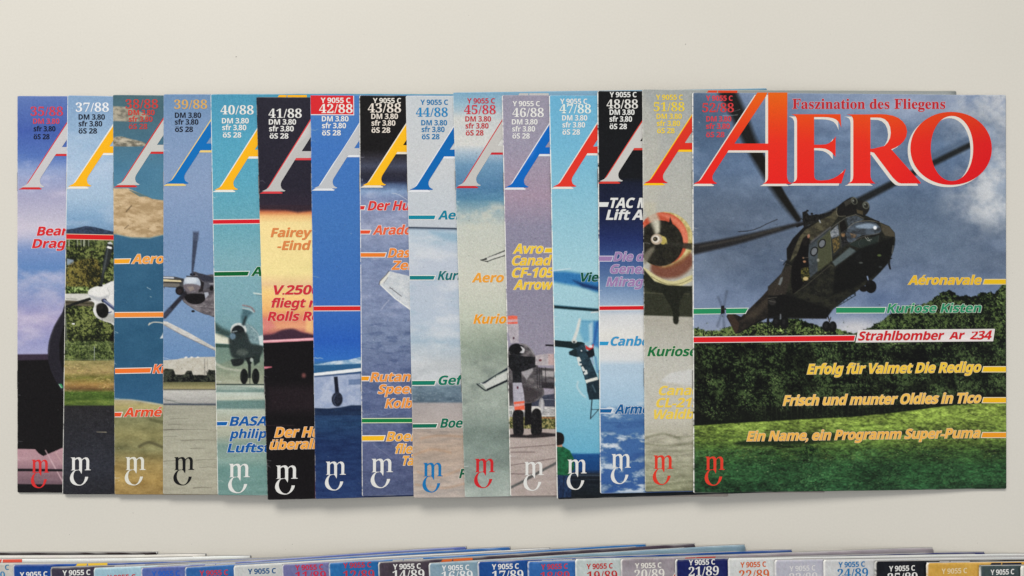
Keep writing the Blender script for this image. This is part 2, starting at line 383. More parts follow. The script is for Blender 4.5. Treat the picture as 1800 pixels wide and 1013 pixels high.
def pic38(c):
    c.grad([(167, (76, 108, 120)), (215, (74, 108, 126)), (300, (78, 126, 156)), (352, (80, 128, 156)), (420, (60, 106, 136)), (500, (52, 98, 128)), (620, (48, 94, 124)), (704, (52, 98, 132))])
    c.noise(7, 18, 4, 4, 2)
    sand = ((150, 138, 118), 6, 8, 2.2)
    c.z(0, 0, 1)
    c.poly([(190, 189), (225, 189), (245, 196), (262, 205), (245, 214), (205, 213), (190, 212)], (178, 168, 148), 1.4, .95, True, ((122, 116, 104), 5, 12, 2))
    c.poly([(190, 246), (210, 240), (228, 244), (252, 250), (257, 256), (230, 258), (190, 256)], (190, 180, 160), 1, 1, True, ((112, 108, 96), 4, 12, 2.4))
    c.poly([(190, 331), (225, 331), (250, 342), (268, 350), (292, 353), (292, 412), (262, 418), (230, 417), (190, 410)], (206, 180, 144), .9, 1, False, ((170, 144, 108), 7, 14, 2.6))
    c.poly([(225, 333), (262, 346), (245, 346)], (70, 104, 116), .8, .8); c.line([(202, 411), (230, 418), (262, 419), (290, 412)], 2, (150, 160, 150), .7, .7)
    c.line([(222, 372), (231, 362)], 2, (92, 76, 56), .6, .8); c.line([(219, 402), (226, 396)], 1.4, (100, 84, 62), .6, .8); c.specks(30, 203, 350, 286, 408, (120, 98, 70), 4, .8)
    c.grad([(703, (172, 160, 128)), (716, (178, 166, 112)), (735, (128, 128, 92)), (765, (142, 136, 92)), (790, (128, 126, 88)), (815, (148, 128, 80)), (845, (166, 138, 82)), (870, (150, 124, 76))], 703, 900)
    c.noise(40, 16, 6, 5, 2.0, 706, 900, (1, .95, .75), .8)
    c.poly([(190, 700), (225, 702), (262, 707), (292, 712), (292, 696), (190, 696)], (52, 98, 132), 1.5, 1); c.line([(200, 702), (230, 703), (262, 708), (290, 713)], 2.5, (186, 190, 180), 1.4, .6, smooth=True)
    c.line([(245, 785), (262, 778), (285, 786)], 5, (88, 84, 60), 1.6, .75, smooth=True); c.line([(265, 738), (290, 744)], 6, (92, 92, 62), 1.5, .7)
    c.specks(60, 203, 770, 286, 866, (104, 88, 54), 9, .9, .7, 1.8)
    c.z(*ZA); c.line([(875, 835), (905, 820), (968, 826), (1012, 850)], 6, (206, 200, 184), .5, 1, smooth=True); c.line([(872, 838), (880, 826)], 6, (206, 200, 184))
    c.poly([(965, 880), (965, 922), (944, 924), (960, 900)], (210, 214, 218), .6)
    for p in ([(862, 598), (886, 612)], [(882, 657), (890, 660)], [(660, 880), (678, 888)]): c.line(p, 3.5, (180, 196, 205), .4, .8)

def pic39(c):
    c.grad([(166, (110, 142, 190)), (230, (126, 150, 196)), (330, (136, 156, 200)), (420, (124, 148, 196)), (560, (122, 150, 198)), (632, (106, 140, 196)), (640, (110, 140, 190))])
    c.z(*ZT)
    c.poly([(0, 118), (100, 122), (175, 138), (175, 215), (0, 205)], (70, 70, 74), .6); c.poly([(0, 122), (95, 126), (95, 138), (0, 136)], (206, 208, 214), .5)
    c.poly([(0, 142), (150, 150), (158, 166), (0, 160)], (216, 200, 158), .5); c.poly([(0, 172), (140, 178), (140, 206), (0, 203)], (116, 112, 106), .7)
    c.line([(0, 138), (175, 150)], 5, (30, 30, 34)); c.line([(0, 166), (170, 172)], 6, (34, 32, 34)); c.line([(16, 205), (16, 215)], 5, (30, 30, 30))
    c.poly([(240, 92), (300, 94), (350, 110), (440, 130), (440, 424), (372, 432), (300, 408), (220, 362), (165, 312), (180, 240)], (104, 100, 106), .6, 1, True, ((72, 68, 76), 4, 4, 1.5))
    c.poly([(270, 92), (330, 100), (430, 130), (430, 170), (330, 160), (300, 130)], (56, 58, 74), 1.2, .95); c.poly([(330, 165), (430, 165), (430, 200), (380, 210), (340, 230), (315, 200)], (92, 92, 104), 1, .9)
    c.poly([(170, 310), (260, 330), (350, 300), (430, 250), (430, 424), (372, 430), (300, 405), (222, 360)], (138, 132, 136), 1.5, .85, True, ((96, 90, 96), 5, 9, 2)); c.line([(225, 355), (300, 362), (425, 372)], 4, (176, 172, 172), .8, .6)
    c.poly([(180, 285), (210, 262), (330, 262), (352, 285), (335, 325), (280, 346), (210, 330)], (22, 19, 23), .7, 1, True)
    c.ell(143, 236, 36, 36, (30, 27, 30), .7); c.ell(140, 240, 18, 20, (52, 42, 44), 1)
    c.poly([(340, 250), (372, 248), (378, 268), (350, 300)], (168, 172, 186), .9); c.poly([(300, 150), (340, 170), (330, 240), (295, 250)], (40, 36, 40), .8); c.line([(385, 180), (425, 180)], 8, (160, 160, 166), .6); c.ell(400, 215, 16, 22, (28, 26, 28), .7)
    c.ell(240, 182, 72, 68, (172, 182, 200), .6); c.ell(232, 150, 52, 30, (206, 214, 226), 2.5, .9); c.poly([(172, 190), (240, 180), (310, 200), (290, 236), (235, 250), (190, 236)], (108, 98, 104), 1.5, .9, True)
    c.poly([(200, 205), (250, 200), (262, 225), (225, 240)], (150, 138, 128), 1.2, .8); c.line([(200, 120), (286, 124)], 9, (36, 36, 44), .8); c.ell(246, 104, 22, 12, (20, 20, 24), .6); c.line([(178, 140), (170, 200), (190, 236)], 4, (60, 58, 66), .6, .8, smooth=True)
    c.line([(185, 258), (110, 340), (20, 440)], 32, (36, 34, 44), 1.2, .9, 40); c.line([(60, 390), (10, 450)], 30, (84, 92, 124), 3, .6); c.ell(250, 402, 14, 9, (24, 22, 24), .5)
    c.poly([(0, 480), (40, 486), (215, 574), (435, 700), (435, 724), (300, 660), (150, 588), (0, 508)], (206, 204, 200), .7, 1, False, ((180, 176, 168), 5, 3, 3)); c.line([(20, 514), (150, 588), (300, 660), (435, 722)], 6, (120, 118, 124), .7, .8)
    c.z(*ZC)
    c.poly([(216, 250), (250, 250), (240, 340), (220, 480), (216, 520), (204, 520), (206, 440), (212, 330)], (62, 70, 96), 1.3, .95)
    c.poly([(212, 240), (254, 240), (250, 300), (214, 300)], (84, 96, 128), 1.8, .6)
    c.z(*ZT)
    c.poly([(0, 800), (120, 790), (160, 782), (300, 772), (440, 770), (440, 930), (0, 930)], (198, 194, 182), .6, 1, False, ((184, 178, 164), 5, 3, 1))
    for x in (190, 235, 285): c.poly([(x - 16, 780), (x, 768), (x + 18, 772), (x + 8, 782)], (224, 222, 216), .5)
    c.line([(343, 785), (343, 925)], 4, (96, 94, 92), .4, .8); c.line([(366, 785), (366, 925)], 3, (140, 138, 132), .4, .6); c.line([(100, 914), (440, 920)], 3, (100, 98, 92), .4, .7); c.line([(20, 812), (440, 810)], 3, (170, 166, 154), .5, .5)
    c.leaves([(0, 880), (30, 866), (90, 870), (110, 915), (180, 915), (200, 884), (240, 884), (250, 920), (360, 920), (378, 874), (440, 880), (440, 990), (0, 990)], (16, 17, 17), (28, 32, 30), (66, 70, 58), 5, 4, .8, False, .8)
    c.z(0, 0, 1)
    c.grad([(673, (110, 108, 76)), (683, (164, 154, 112)), (685, (96, 94, 86)), (687, (186, 184, 178)), (708, (168, 166, 162)), (711, (92, 98, 112)), (713, (160, 158, 142)), (770, (168, 166, 148)), (868, (170, 166, 148))], 673, 900)
    c.noise(15, 5, 12, 4, 9.0, 686, 900, (1, 1, .95), .75)
    for y, xa, xb, w in ((756, 286, 365, 1.6), (756, 286, 322, 2), (774.5, 318, 380, 1.2), (768, 286, 312, 1), (789, 335, 358, 1.4), (811, 286, 330, .9), (809, 345, 380, 1.3), (858, 340, 372, 1.5), (705, 290, 310, 1), (737, 300, 330, .8), (747, 296, 318, .7), (822, 350, 380, .7)): c.line([(xa, y), ((xa + xb) / 2, y - 1.1), (xb, y - .6)], w * .8, (74, 68, 62), .6, .6, .3)
    c.line([(286, 701), (316, 709), (380, 712)], 1, (90, 100, 96), .4, .7); c.line([(286, 711), (382, 712)], 2.2, (72, 78, 94), .8, .8)

def pic40(c):
    c.grad([(166, (74, 148, 178)), (240, (84, 160, 188)), (320, (92, 164, 188)), (390, (104, 164, 182)), (460, (126, 170, 184)), (540, (124, 164, 178)), (600, (116, 152, 158)), (640, (122, 142, 130))])
    c.z(*ZU)
    c.grad([(610, (112, 136, 128)), (640, (128, 142, 124)), (665, (150, 156, 134)), (676, (176, 178, 158))], 612, 677)
    c.noise(16, 14, 8, 3, 2.5, 600, 677)
    c.poly([(28, 445), (90, 455), (160, 498), (165, 530), (28, 520)], (216, 216, 196), 1.2); c.poly([(28, 524), (160, 532), (160, 556), (28, 552)], (58, 84, 74), 1.2)
    c.poly([(28, 556), (150, 560), (160, 640), (60, 680), (28, 660)], (116, 140, 128), 3, .8); c.line([(40, 670), (100, 705), (200, 722), (260, 722)], 16, (176, 180, 162), 1.5, .9, smooth=True)
    c.poly([(140, 375), (100, 420), (150, 470), (28, 440), (28, 375)], (52, 78, 78), 4, .0)
    c.poly([(30, 365), (90, 410), (155, 435), (155, 480), (90, 470), (30, 440)], (48, 66, 62), 5, .85)
    c.poly([(235, 372), (300, 388), (345, 430), (365, 500), (340, 560), (262, 545), (250, 440)], (134, 160, 166), 1.5, 1, True, ((108, 134, 142), 4, 3, 1)); c.line([(300, 400), (350, 450), (362, 500)], 6, (188, 204, 206), 1, .7, smooth=True)
    c.ell(208, 425, 60, 55, (206, 210, 206), 1, .95); c.ell(205, 442, 50, 54, (28, 34, 38), 1.2)
    c.poly([(145, 470), (260, 440), (300, 520), (390, 545), (370, 620), (330, 640), (240, 650), (160, 620), (140, 540)], (44, 54, 54), 3, .95, True)
    c.ell(235, 590, 45, 26, (112, 120, 112), 3, .5); c.ell(165, 470, 22, 24, (112, 136, 160), 1.5, .85); c.line([(165, 438), (195, 432)], 7, (186, 196, 200), .8, .8)
    c.poly([(233, 385), (225, 330), (240, 262), (320, 290), (270, 340), (250, 390)], (66, 96, 108), 3.2, .8); c.line([(245, 380), (262, 330)], 16, (34, 44, 48), 2, .85)
    c.line([(240, 240), (300, 255), (325, 285)], 10, (150, 96, 92), 1.2, .7, smooth=True); c.line([(238, 262), (290, 272), (320, 292)], 8, (206, 210, 206), 1, .75, smooth=True)
    c.poly([(358, 470), (400, 455), (400, 540), (365, 535)], (204, 216, 216), 1.5, .95); c.line([(322, 150), (385, 160)], 10, (214, 222, 216), .8, .9); c.line([(340, 162), (385, 166)], 4, (70, 90, 90), .7, .7)
    c.poly([(158, 640), (240, 640), (244, 670), (210, 690), (170, 690), (156, 665)], (36, 42, 42), 1.2, 1, True); c.poly([(330, 600), (368, 610), (366, 660), (325, 690), (318, 650)], (40, 52, 50), 1.4)
    c.poly([(258, 630), (325, 620), (300, 680), (300, 780), (280, 780), (278, 680)], (30, 36, 36), .9); c.ell(305, 645, 12, 16, (190, 200, 190), 1, .8); c.line([(292, 770), (292, 825)], 5, (60, 64, 60), .6)
    c.ell(249, 768, 29, 58, (22, 25, 25), .7); c.ell(335, 768, 28, 60, (22, 25, 25), .7); c.line([(232, 730), (228, 790)], 6, (70, 74, 72), .8, .6); c.line([(318, 730), (316, 790)], 6, (66, 70, 68), .8, .6)
    c.grad([(676, (120, 138, 126)), (679, (196, 200, 184)), (684, (160, 174, 164)), (688, (112, 138, 132)), (691, (186, 196, 186)), (702, (190, 194, 178)), (706, (110, 138, 132)), (717, (104, 132, 128)), (721, (178, 186, 172)), (745, (176, 176, 156)), (765, (168, 172, 154)), (785, (128, 154, 146)), (805, (142, 166, 156)), (825, (112, 148, 142)), (870, (116, 150, 144))], 676, 900)
    c.line([(28, 826), (400, 828)], 7, (36, 44, 42), .7, .9)
    for pts, w in (([(40, 850), (200, 846), (390, 868)], 14), ([(40, 990), (200, 962), (395, 955)], 26)): c.line(pts, w, (100, 130, 126), 3, .6, smooth=True)
    c.noise(13, 8, 15, 4, 5.0, 684, 900)

def pic41(c):
    c.grad([(171, (40, 38, 58)), (330, (42, 38, 58)), (360, (52, 42, 62)), (368, (104, 56, 56)), (374, (214, 130, 84)), (380, (240, 186, 124)), (392, (244, 216, 150)), (480, (246, 222, 152)),
            (500, (236, 196, 146)), (512, (246, 204, 130)), (545, (240, 178, 112)), (560, (226, 140, 110)), (575, (232, 160, 120)), (588, (170, 96, 96)), (597, (110, 64, 84)), (600, (110, 64, 84))])
    c.noise(12, 20, 7, 4, 4.0, 360, 600, (1, .6, .5))
    c.z(*ZC)
    c.poly([(640, 100), (800, 104), (880, 122), (985, 108), (985, 80), (640, 80)], (52, 40, 56), 3.5, .9)
    c.poly([(660, 905), (720, 895), (780, 870), (850, 862), (910, 885), (990, 900), (990, 930), (660, 935)], (66, 42, 66), 3, .95, True); c.poly([(940, 760), (985, 740), (985, 900), (930, 880)], (250, 200, 130), 4, .7); c.poly([(655, 800), (700, 790), (740, 850), (660, 890)], (214, 120, 130), 5, .6)
    c.poly([(655, 936), (990, 918), (990, 935), (655, 952)], (236, 160, 172), .9); c.line([(655, 940), (990, 926)], 3, (250, 210, 214), .6)
    c.poly([(655, 953), (990, 937), (990, 3000), (655, 3000)], (18, 13, 18), .8)
    c.z(*ZD)
    c.poly([(620, 150), (668, 150), (668, 156), (622, 165)], (220, 120, 140), 1, .9); c.ell(857, 203, 12, 14, (134, 84, 80), 3, .9); c.poly([(640, 270), (930, 265), (930, 420), (640, 420)], (44, 32, 40), 12, .8)
    c.line([(640, 500), (800, 500)], 4, (120, 90, 96), 1, .4)
    c.noise(3, 8, 7, 4, 3.0, 604, 900)

def pic42(c):
    c.grad([(167, (78, 128, 194)), (260, (66, 118, 190)), (400, (68, 118, 186)), (540, (62, 112, 186)), (600, (44, 98, 186)), (632, (52, 112, 192)), (640, (60, 112, 160)), (655, (52, 104, 148)), (660, (150, 166, 206)), (717, (176, 184, 212)), (720, (36, 60, 100)), (745, (40, 72, 110)), (780, (30, 54, 98)), (878, (42, 66, 118))])
    c.z(*ZF)
    c.poly([(40, 140), (100, 130), (160, 118), (240, 112), (300, 98), (325, 92), (325, 132), (250, 136), (60, 144)], (210, 220, 232), 1, .92, False, ((130, 165, 205), 5, 3, 2.5)); c.line([(48, 96), (60, 104), (76, 98), (92, 104)], 3, (190, 205, 225), .6, .8)
    c.poly([(40, 144), (325, 136), (325, 165), (40, 192)], (46, 98, 140), 1.2); c.poly([(40, 190), (325, 158), (325, 178), (200, 192), (40, 208)], (232, 234, 236), .6)
    c.poly([(40, 206), (325, 180), (325, 192), (40, 216)], (46, 70, 120), 1, .8)
    c.poly([(40, 216), (325, 192), (325, 385), (200, 392), (40, 396)], (174, 184, 214), 1.5, 1, False, ((148, 162, 202), 12, 3, 1.3))
    c.poly([(245, 228), (325, 222), (325, 256), (245, 260)], (96, 118, 168), 1.2, .8)
    c.poly([(158, 212), (180, 210), (190, 312), (166, 312)], (24, 30, 52), .9); c.ell(178, 345, 33, 43, (24, 30, 48), 1, tex=((46, 52, 76), 3, 2, 1)); c.line([(170, 315), (156, 350), (170, 382)], 5, (96, 110, 150), .8, .6, smooth=True)
    c.poly([(40, 396), (120, 400), (200, 392), (260, 380), (330, 380), (330, 440), (40, 440)], (30, 50, 84), 1.2)
    c.z(0, 0, 1); c.noise(21, 5, 22, 5, 5.0, 719, 900, (.75, .95, 1.15), .7)

def pic43(c):
    c.grad([(168, (17, 15, 17)), (262, (20, 17, 20)), (276, (52, 50, 62)), (292, (74, 78, 104)), (306, (48, 48, 68)), (318, (42, 44, 70)), (326, (84, 104, 150)), (336, (134, 158, 204)), (352, (128, 140, 186)),
            (400, (146, 154, 190)), (450, (124, 138, 182)), (520, (130, 142, 184)), (600, (122, 136, 176)), (660, (102, 114, 160)), (720, (94, 106, 152)), (790, (94, 102, 148)), (872, (84, 94, 138))])
    c.noise(24, 8, 32, 5, 2.2, 322, 900, (1, 1, 1), .8); c.cloud((176, 182, 214), 14, 44, .58, .75, 330, 560, 3, .55); c.cloud((72, 88, 138), 8, 48, .55, .7, 560, 800, 3, .5)
    c.z(*ZE)
    c.poly([(528, 496), (560, 505), (665, 530), (665, 752), (560, 672), (458, 578), (470, 550)], (206, 209, 212), .6, 1, False, ((190, 196, 204), 6, 3, 1))
    c.poly([(458, 580), (470, 548), (520, 500), (530, 497), (505, 545), (478, 572)], (224, 222, 212), .6); c.line([(520, 494), (500, 522), (462, 560), (458, 580)], 4, (70, 64, 60), .4, .9)
    c.line([(470, 585), (560, 670), (665, 745)], 6, (236, 236, 230), .5); c.line([(525, 598), (600, 656)], 3.5, (66, 66, 72), .4, .9); c.line([(488, 572), (512, 535)], 2.5, (80, 80, 86), .4, .8); c.line([(520, 606), (548, 604)], 2.5, (90, 90, 96), .4, .7)
    c.line([(470, 740), (500, 700), (520, 680)], 5, (186, 190, 214), .8, .7); c.line([(540, 0), (580, 8), (640, 45)], 3, (220, 222, 226), .5, .8, smooth=True)
    c.z(*ZF); c.line([(330, 440), (400, 430), (450, 440), (500, 425)], 4, (150, 160, 196), .8, .6, smooth=True); c.line([(395, 615), (500, 690)], 2.5, (150, 156, 180), .6, .6)
    c.z(*Z3); c.line([(490, 838), (488, 852)], 8, (170, 180, 200), .8, .8)

def pic44(c):
    c.grad([(168, (192, 198, 204)), (280, (198, 200, 203)), (345, (192, 198, 206)), (400, (190, 196, 206)), (405, (178, 194, 212)), (460, (186, 194, 212)), (560, (180, 192, 212)), (600, (166, 184, 204)), (640, (188, 192, 196)), (672, (176, 182, 188)), (680, (116, 136, 154)),
            (706, (96, 114, 134)), (710, (168, 160, 158)), (740, (178, 168, 164)), (756, (172, 158, 148)), (790, (180, 160, 144)), (870, (182, 170, 162))])
    c.cloud((214, 216, 220), 26, 52, .45, .7, 405, 680, 2.4, .6); c.cloud((150, 178, 200), 20, 55, .55, .75, 400, 640, 2.8, .5)
    c.z(*ZE); c.line([(640, 218), (960, 226)], 10, (40, 52, 80), .8, .95); c.line([(640, 228), (960, 236)], 6, (110, 130, 160), 1.2, .6)
    c.poly([(780, 240), (960, 258), (960, 310), (860, 290)], (136, 170, 200), 6, .7, True)
    c.z(0, 0, 1); c.noise(26, 5, 53, 4, 2.6, 678, 708); c.specks(46, 725, 690, 812, 704, (160, 170, 176), 7, .9, .6)
    c.noise(34, 6, 56, 5, 4.5, 758, 900, (1, .78, .6), .7); c.noise(13, 12, 57, 4, 3, 708, 758)
    for p in ([(740, 771), (770, 766), (815, 768)], [(728, 800), (760, 790), (792, 796)], [(735, 830), (770, 838), (820, 822)], [(730, 852), (780, 858), (818, 850)]): c.line(p, 3, (192, 144, 108), 2.2, .4, smooth=True)

def pic45(c):
    c.grad([(163, (122, 164, 200)), (185, (150, 180, 202)), (215, (196, 200, 200)), (255, (208, 208, 204)), (268, (168, 186, 206)), (290, (112, 150, 190)), (330, (84, 128, 170)), (350, (92, 138, 172)), (372, (150, 172, 180)), (398, (192, 196, 186)),
            (500, (202, 202, 188)), (560, (188, 194, 178)), (590, (160, 170, 154)), (612, (142, 154, 140)), (650, (160, 170, 158)), (715, (158, 168, 158)), (760, (122, 136, 128)), (800, (140, 154, 146)), (868, (166, 176, 168))])
    c.cloud((208, 206, 198), 24, 63, .42, .66, 195, 265, 3, .7); c.cloud((200, 200, 186), 22, 64, .5, .7, 352, 420, 1.4, .7); c.noise(13, 16, 65, 5, 1.4, 560, 900, (1, 1.02, .95)); c.noise(9, 5, 66, 4, 3, 335, 356)
    c.cloud((112, 122, 116), 26, 67, .5, .75, 600, 860, 1.4, .5)
    c.z(*ZG)
    c.poly([(160, 424), (205, 408), (330, 356), (330, 362), (215, 412), (196, 424)], (38, 42, 44), .5); c.poly([(200, 412), (330, 366), (330, 392), (215, 432)], (206, 206, 198), .5); c.line([(205, 434), (240, 420), (330, 392)], 5, (34, 36, 38)); c.line([(162, 424), (208, 436)], 5, (40, 40, 40))
    c.z(*ZH)
    c.poly([(130, 255), (165, 245), (320, 150), (320, 168), (240, 205), (180, 250)], (40, 50, 66), .6); c.poly([(165, 258), (240, 212), (320, 172), (320, 218), (190, 292)], (198, 200, 194), .5); c.poly([(185, 284), (320, 222), (320, 236), (192, 294)], (28, 34, 44), .5)
    c.line([(130, 255), (175, 290), (192, 292)], 8, (44, 50, 56), .5, .9, smooth=True); c.line([(150, 250), (185, 262)], 4, (206, 206, 200)); c.line([(240, 205), (240, 215)], 3, (40, 40, 44))
    c.z(0, 0, 1); c.specks(8, 800, 250, 880, 470, (90, 90, 90), 4, .6)

def pic46(c):
    c.grad([(167, (150, 146, 168)), (260, (154, 148, 172)), (345, (164, 144, 168)), (400, (142, 138, 166)), (500, (140, 136, 162)), (640, (150, 144, 164)), (700, (160, 152, 166)), (745, (150, 146, 150)), (766, (172, 158, 154)), (868, (178, 164, 160))])
    c.z(*ZR)
    c.poly([(0, 690), (380, 640), (380, 740), (0, 740)], (66, 70, 92), 1.2); c.line([(270, 685), (370, 688)], 3, (190, 190, 200), .5, .7)
    c.poly([(0, 730), (380, 740), (380, 815), (0, 820)], (210, 206, 204), .8, tex=((150, 150, 150), 4, 3, 3)); c.poly([(0, 760), (50, 760), (50, 800), (0, 800)], (216, 214, 210), .5)
    for x in (14, 26, 38): c.line([(x, 770), (x, 796)], 6, (40, 50, 50), .4, .8)
    c.leaves([(0, 815), (380, 812), (380, 905), (0, 905)], (60, 66, 40), (112, 112, 66), (160, 150, 100), 7, 3, 1); c.line([(255, 820), (380, 824)], 10, (176, 110, 80), .8, .7)
    for x in (22, 48, 180): c.line([(x, 800), (x, 905)], 3, (190, 186, 160), .4, .6)
    c.poly([(0, 900), (380, 906), (380, 3000), (0, 3000)], (176, 162, 156), .8)
    c.poly([(0, 350), (60, 320), (90, 275), (150, 280), (205, 340), (230, 420), (280, 620), (262, 670), (190, 710), (90, 720), (0, 700)], (120, 114, 116), .8, 1, True, ((84, 80, 84), 6, 5, 1.3))
    c.poly([(100, 470), (190, 430), (200, 470), (150, 540)], (170, 166, 170), 1.5, .85); c.poly([(0, 560), (200, 600), (262, 640), (200, 706), (80, 716), (0, 695)], (62, 56, 60), 3, .8)
    c.ell(75, 316, 58, 46, (22, 22, 26), .8); c.poly([(105, 290), (135, 310), (128, 340), (100, 338), (118, 318)], (206, 204, 206), .6, .95, True); c.line([(100, 275), (160, 290), (205, 350)], 8, (152, 148, 154), .9, .9, smooth=True)
    c.poly([(200, 440), (260, 450), (355, 455), (355, 605), (260, 600), (200, 540)], (104, 100, 104), .8, 1, False, ((70, 66, 70), 6, 3, 4)); c.poly([(265, 470), (355, 475), (355, 520), (265, 512)], (178, 172, 172), 2, .9); c.poly([(262, 560), (355, 560), (355, 606), (262, 600)], (48, 44, 50), 2, .9)
    for x in (228, 245, 262, 290): c.line([(x, 450), (x + 4, 600)], 5, (40, 38, 44), .7, .8)
    c.poly([(0, 360), (60, 345), (130, 365), (220, 370), (225, 440), (150, 470), (112, 480), (114, 562), (48, 562), (45, 480), (8, 430)], (24, 24, 28), .8, 1, False, ((42, 42, 48), 4, 2, 1))
    c.poly([(215, 360), (300, 345), (370, 346), (370, 430), (300, 434), (215, 430)], (188, 178, 180), .8, 1, False, ((168, 160, 166), 6, 3, 1)); c.poly([(310, 350), (370, 346), (370, 428), (312, 430)], (200, 160, 154), 1.5, .6); c.ell(252, 395, 11, 9, (110, 64, 74), .6)
    c.poly([(14, 66), (80, 66), (92, 150), (92, 262), (32, 270), (10, 160)], (184, 176, 184), .6, 1, False, ((168, 160, 170), 5, 3, 1)); c.poly([(12, 66), (50, 62), (82, 66), (82, 90), (10, 94)], (232, 106, 84), .6); c.poly([(8, 94), (84, 90), (84, 104), (8, 108)], (214, 160, 160), .6); c.poly([(8, 112), (84, 108), (84, 124), (8, 126)], (230, 102, 84), .6)
    c.ell(55, 230, 7, 9, (90, 60, 80), .5)
    c.poly([(48, 562), (114, 560), (130, 640), (136, 700), (134, 762), (60, 766), (52, 700)], (180, 176, 190), .6, 1, False, ((164, 160, 176), 5, 3, 1)); c.poly([(56, 704), (134, 696), (134, 712), (58, 722)], (236, 104, 74), .5); c.poly([(58, 724), (134, 714), (135, 728), (58, 738)], (226, 158, 150), .5); c.poly([(58, 740), (135, 728), (136, 762), (62, 766)], (238, 106, 76), .5); c.ell(84, 598, 8, 11, (104, 64, 84), .5)
    c.poly([(138, 715), (188, 712), (184, 870), (134, 880)], (24, 22, 26), .8); c.ell(262, 735, 22, 62, (150, 148, 152), .6); c.ell(264, 735, 10, 50, (196, 194, 196), 1, .8); c.ell(222, 760, 36, 24, (206, 202, 196), .8)
    c.poly([(50, 780), (90, 762), (126, 780), (128, 860), (124, 945), (60, 950), (48, 870)], (20, 20, 23), .7, 1, True, ((40, 38, 40), 3, 1, 1)); c.poly([(190, 780), (222, 752), (256, 775), (264, 860), (258, 940), (190, 945), (182, 870)], (19, 18, 21), .7, 1, True, ((38, 36, 38), 3, 1, 1))
    c.poly([(10, 950), (60, 940), (150, 950), (270, 930), (380, 940), (380, 958), (200, 972), (10, 966)], (36, 30, 34), 1.4, .9)
    c.z(0, 0, 1); c.line([(960, 607), (980, 608)], 3, (34, 32, 40), .5)
    c.noise(12, 6, 71, 4, 5, 766, 900)
    for p in ([(896, 788), (975, 782)], [(896, 795), (940, 795)], [(896, 833), (935, 834)], [(898, 818), (975, 806)]): c.line(p, 1.4, (96, 80, 80), .8, .7)
    c.line([(896, 858), (920, 846), (948, 830), (978, 814)], 4.5, (74, 78, 78), 1.2, .8, smooth=True)

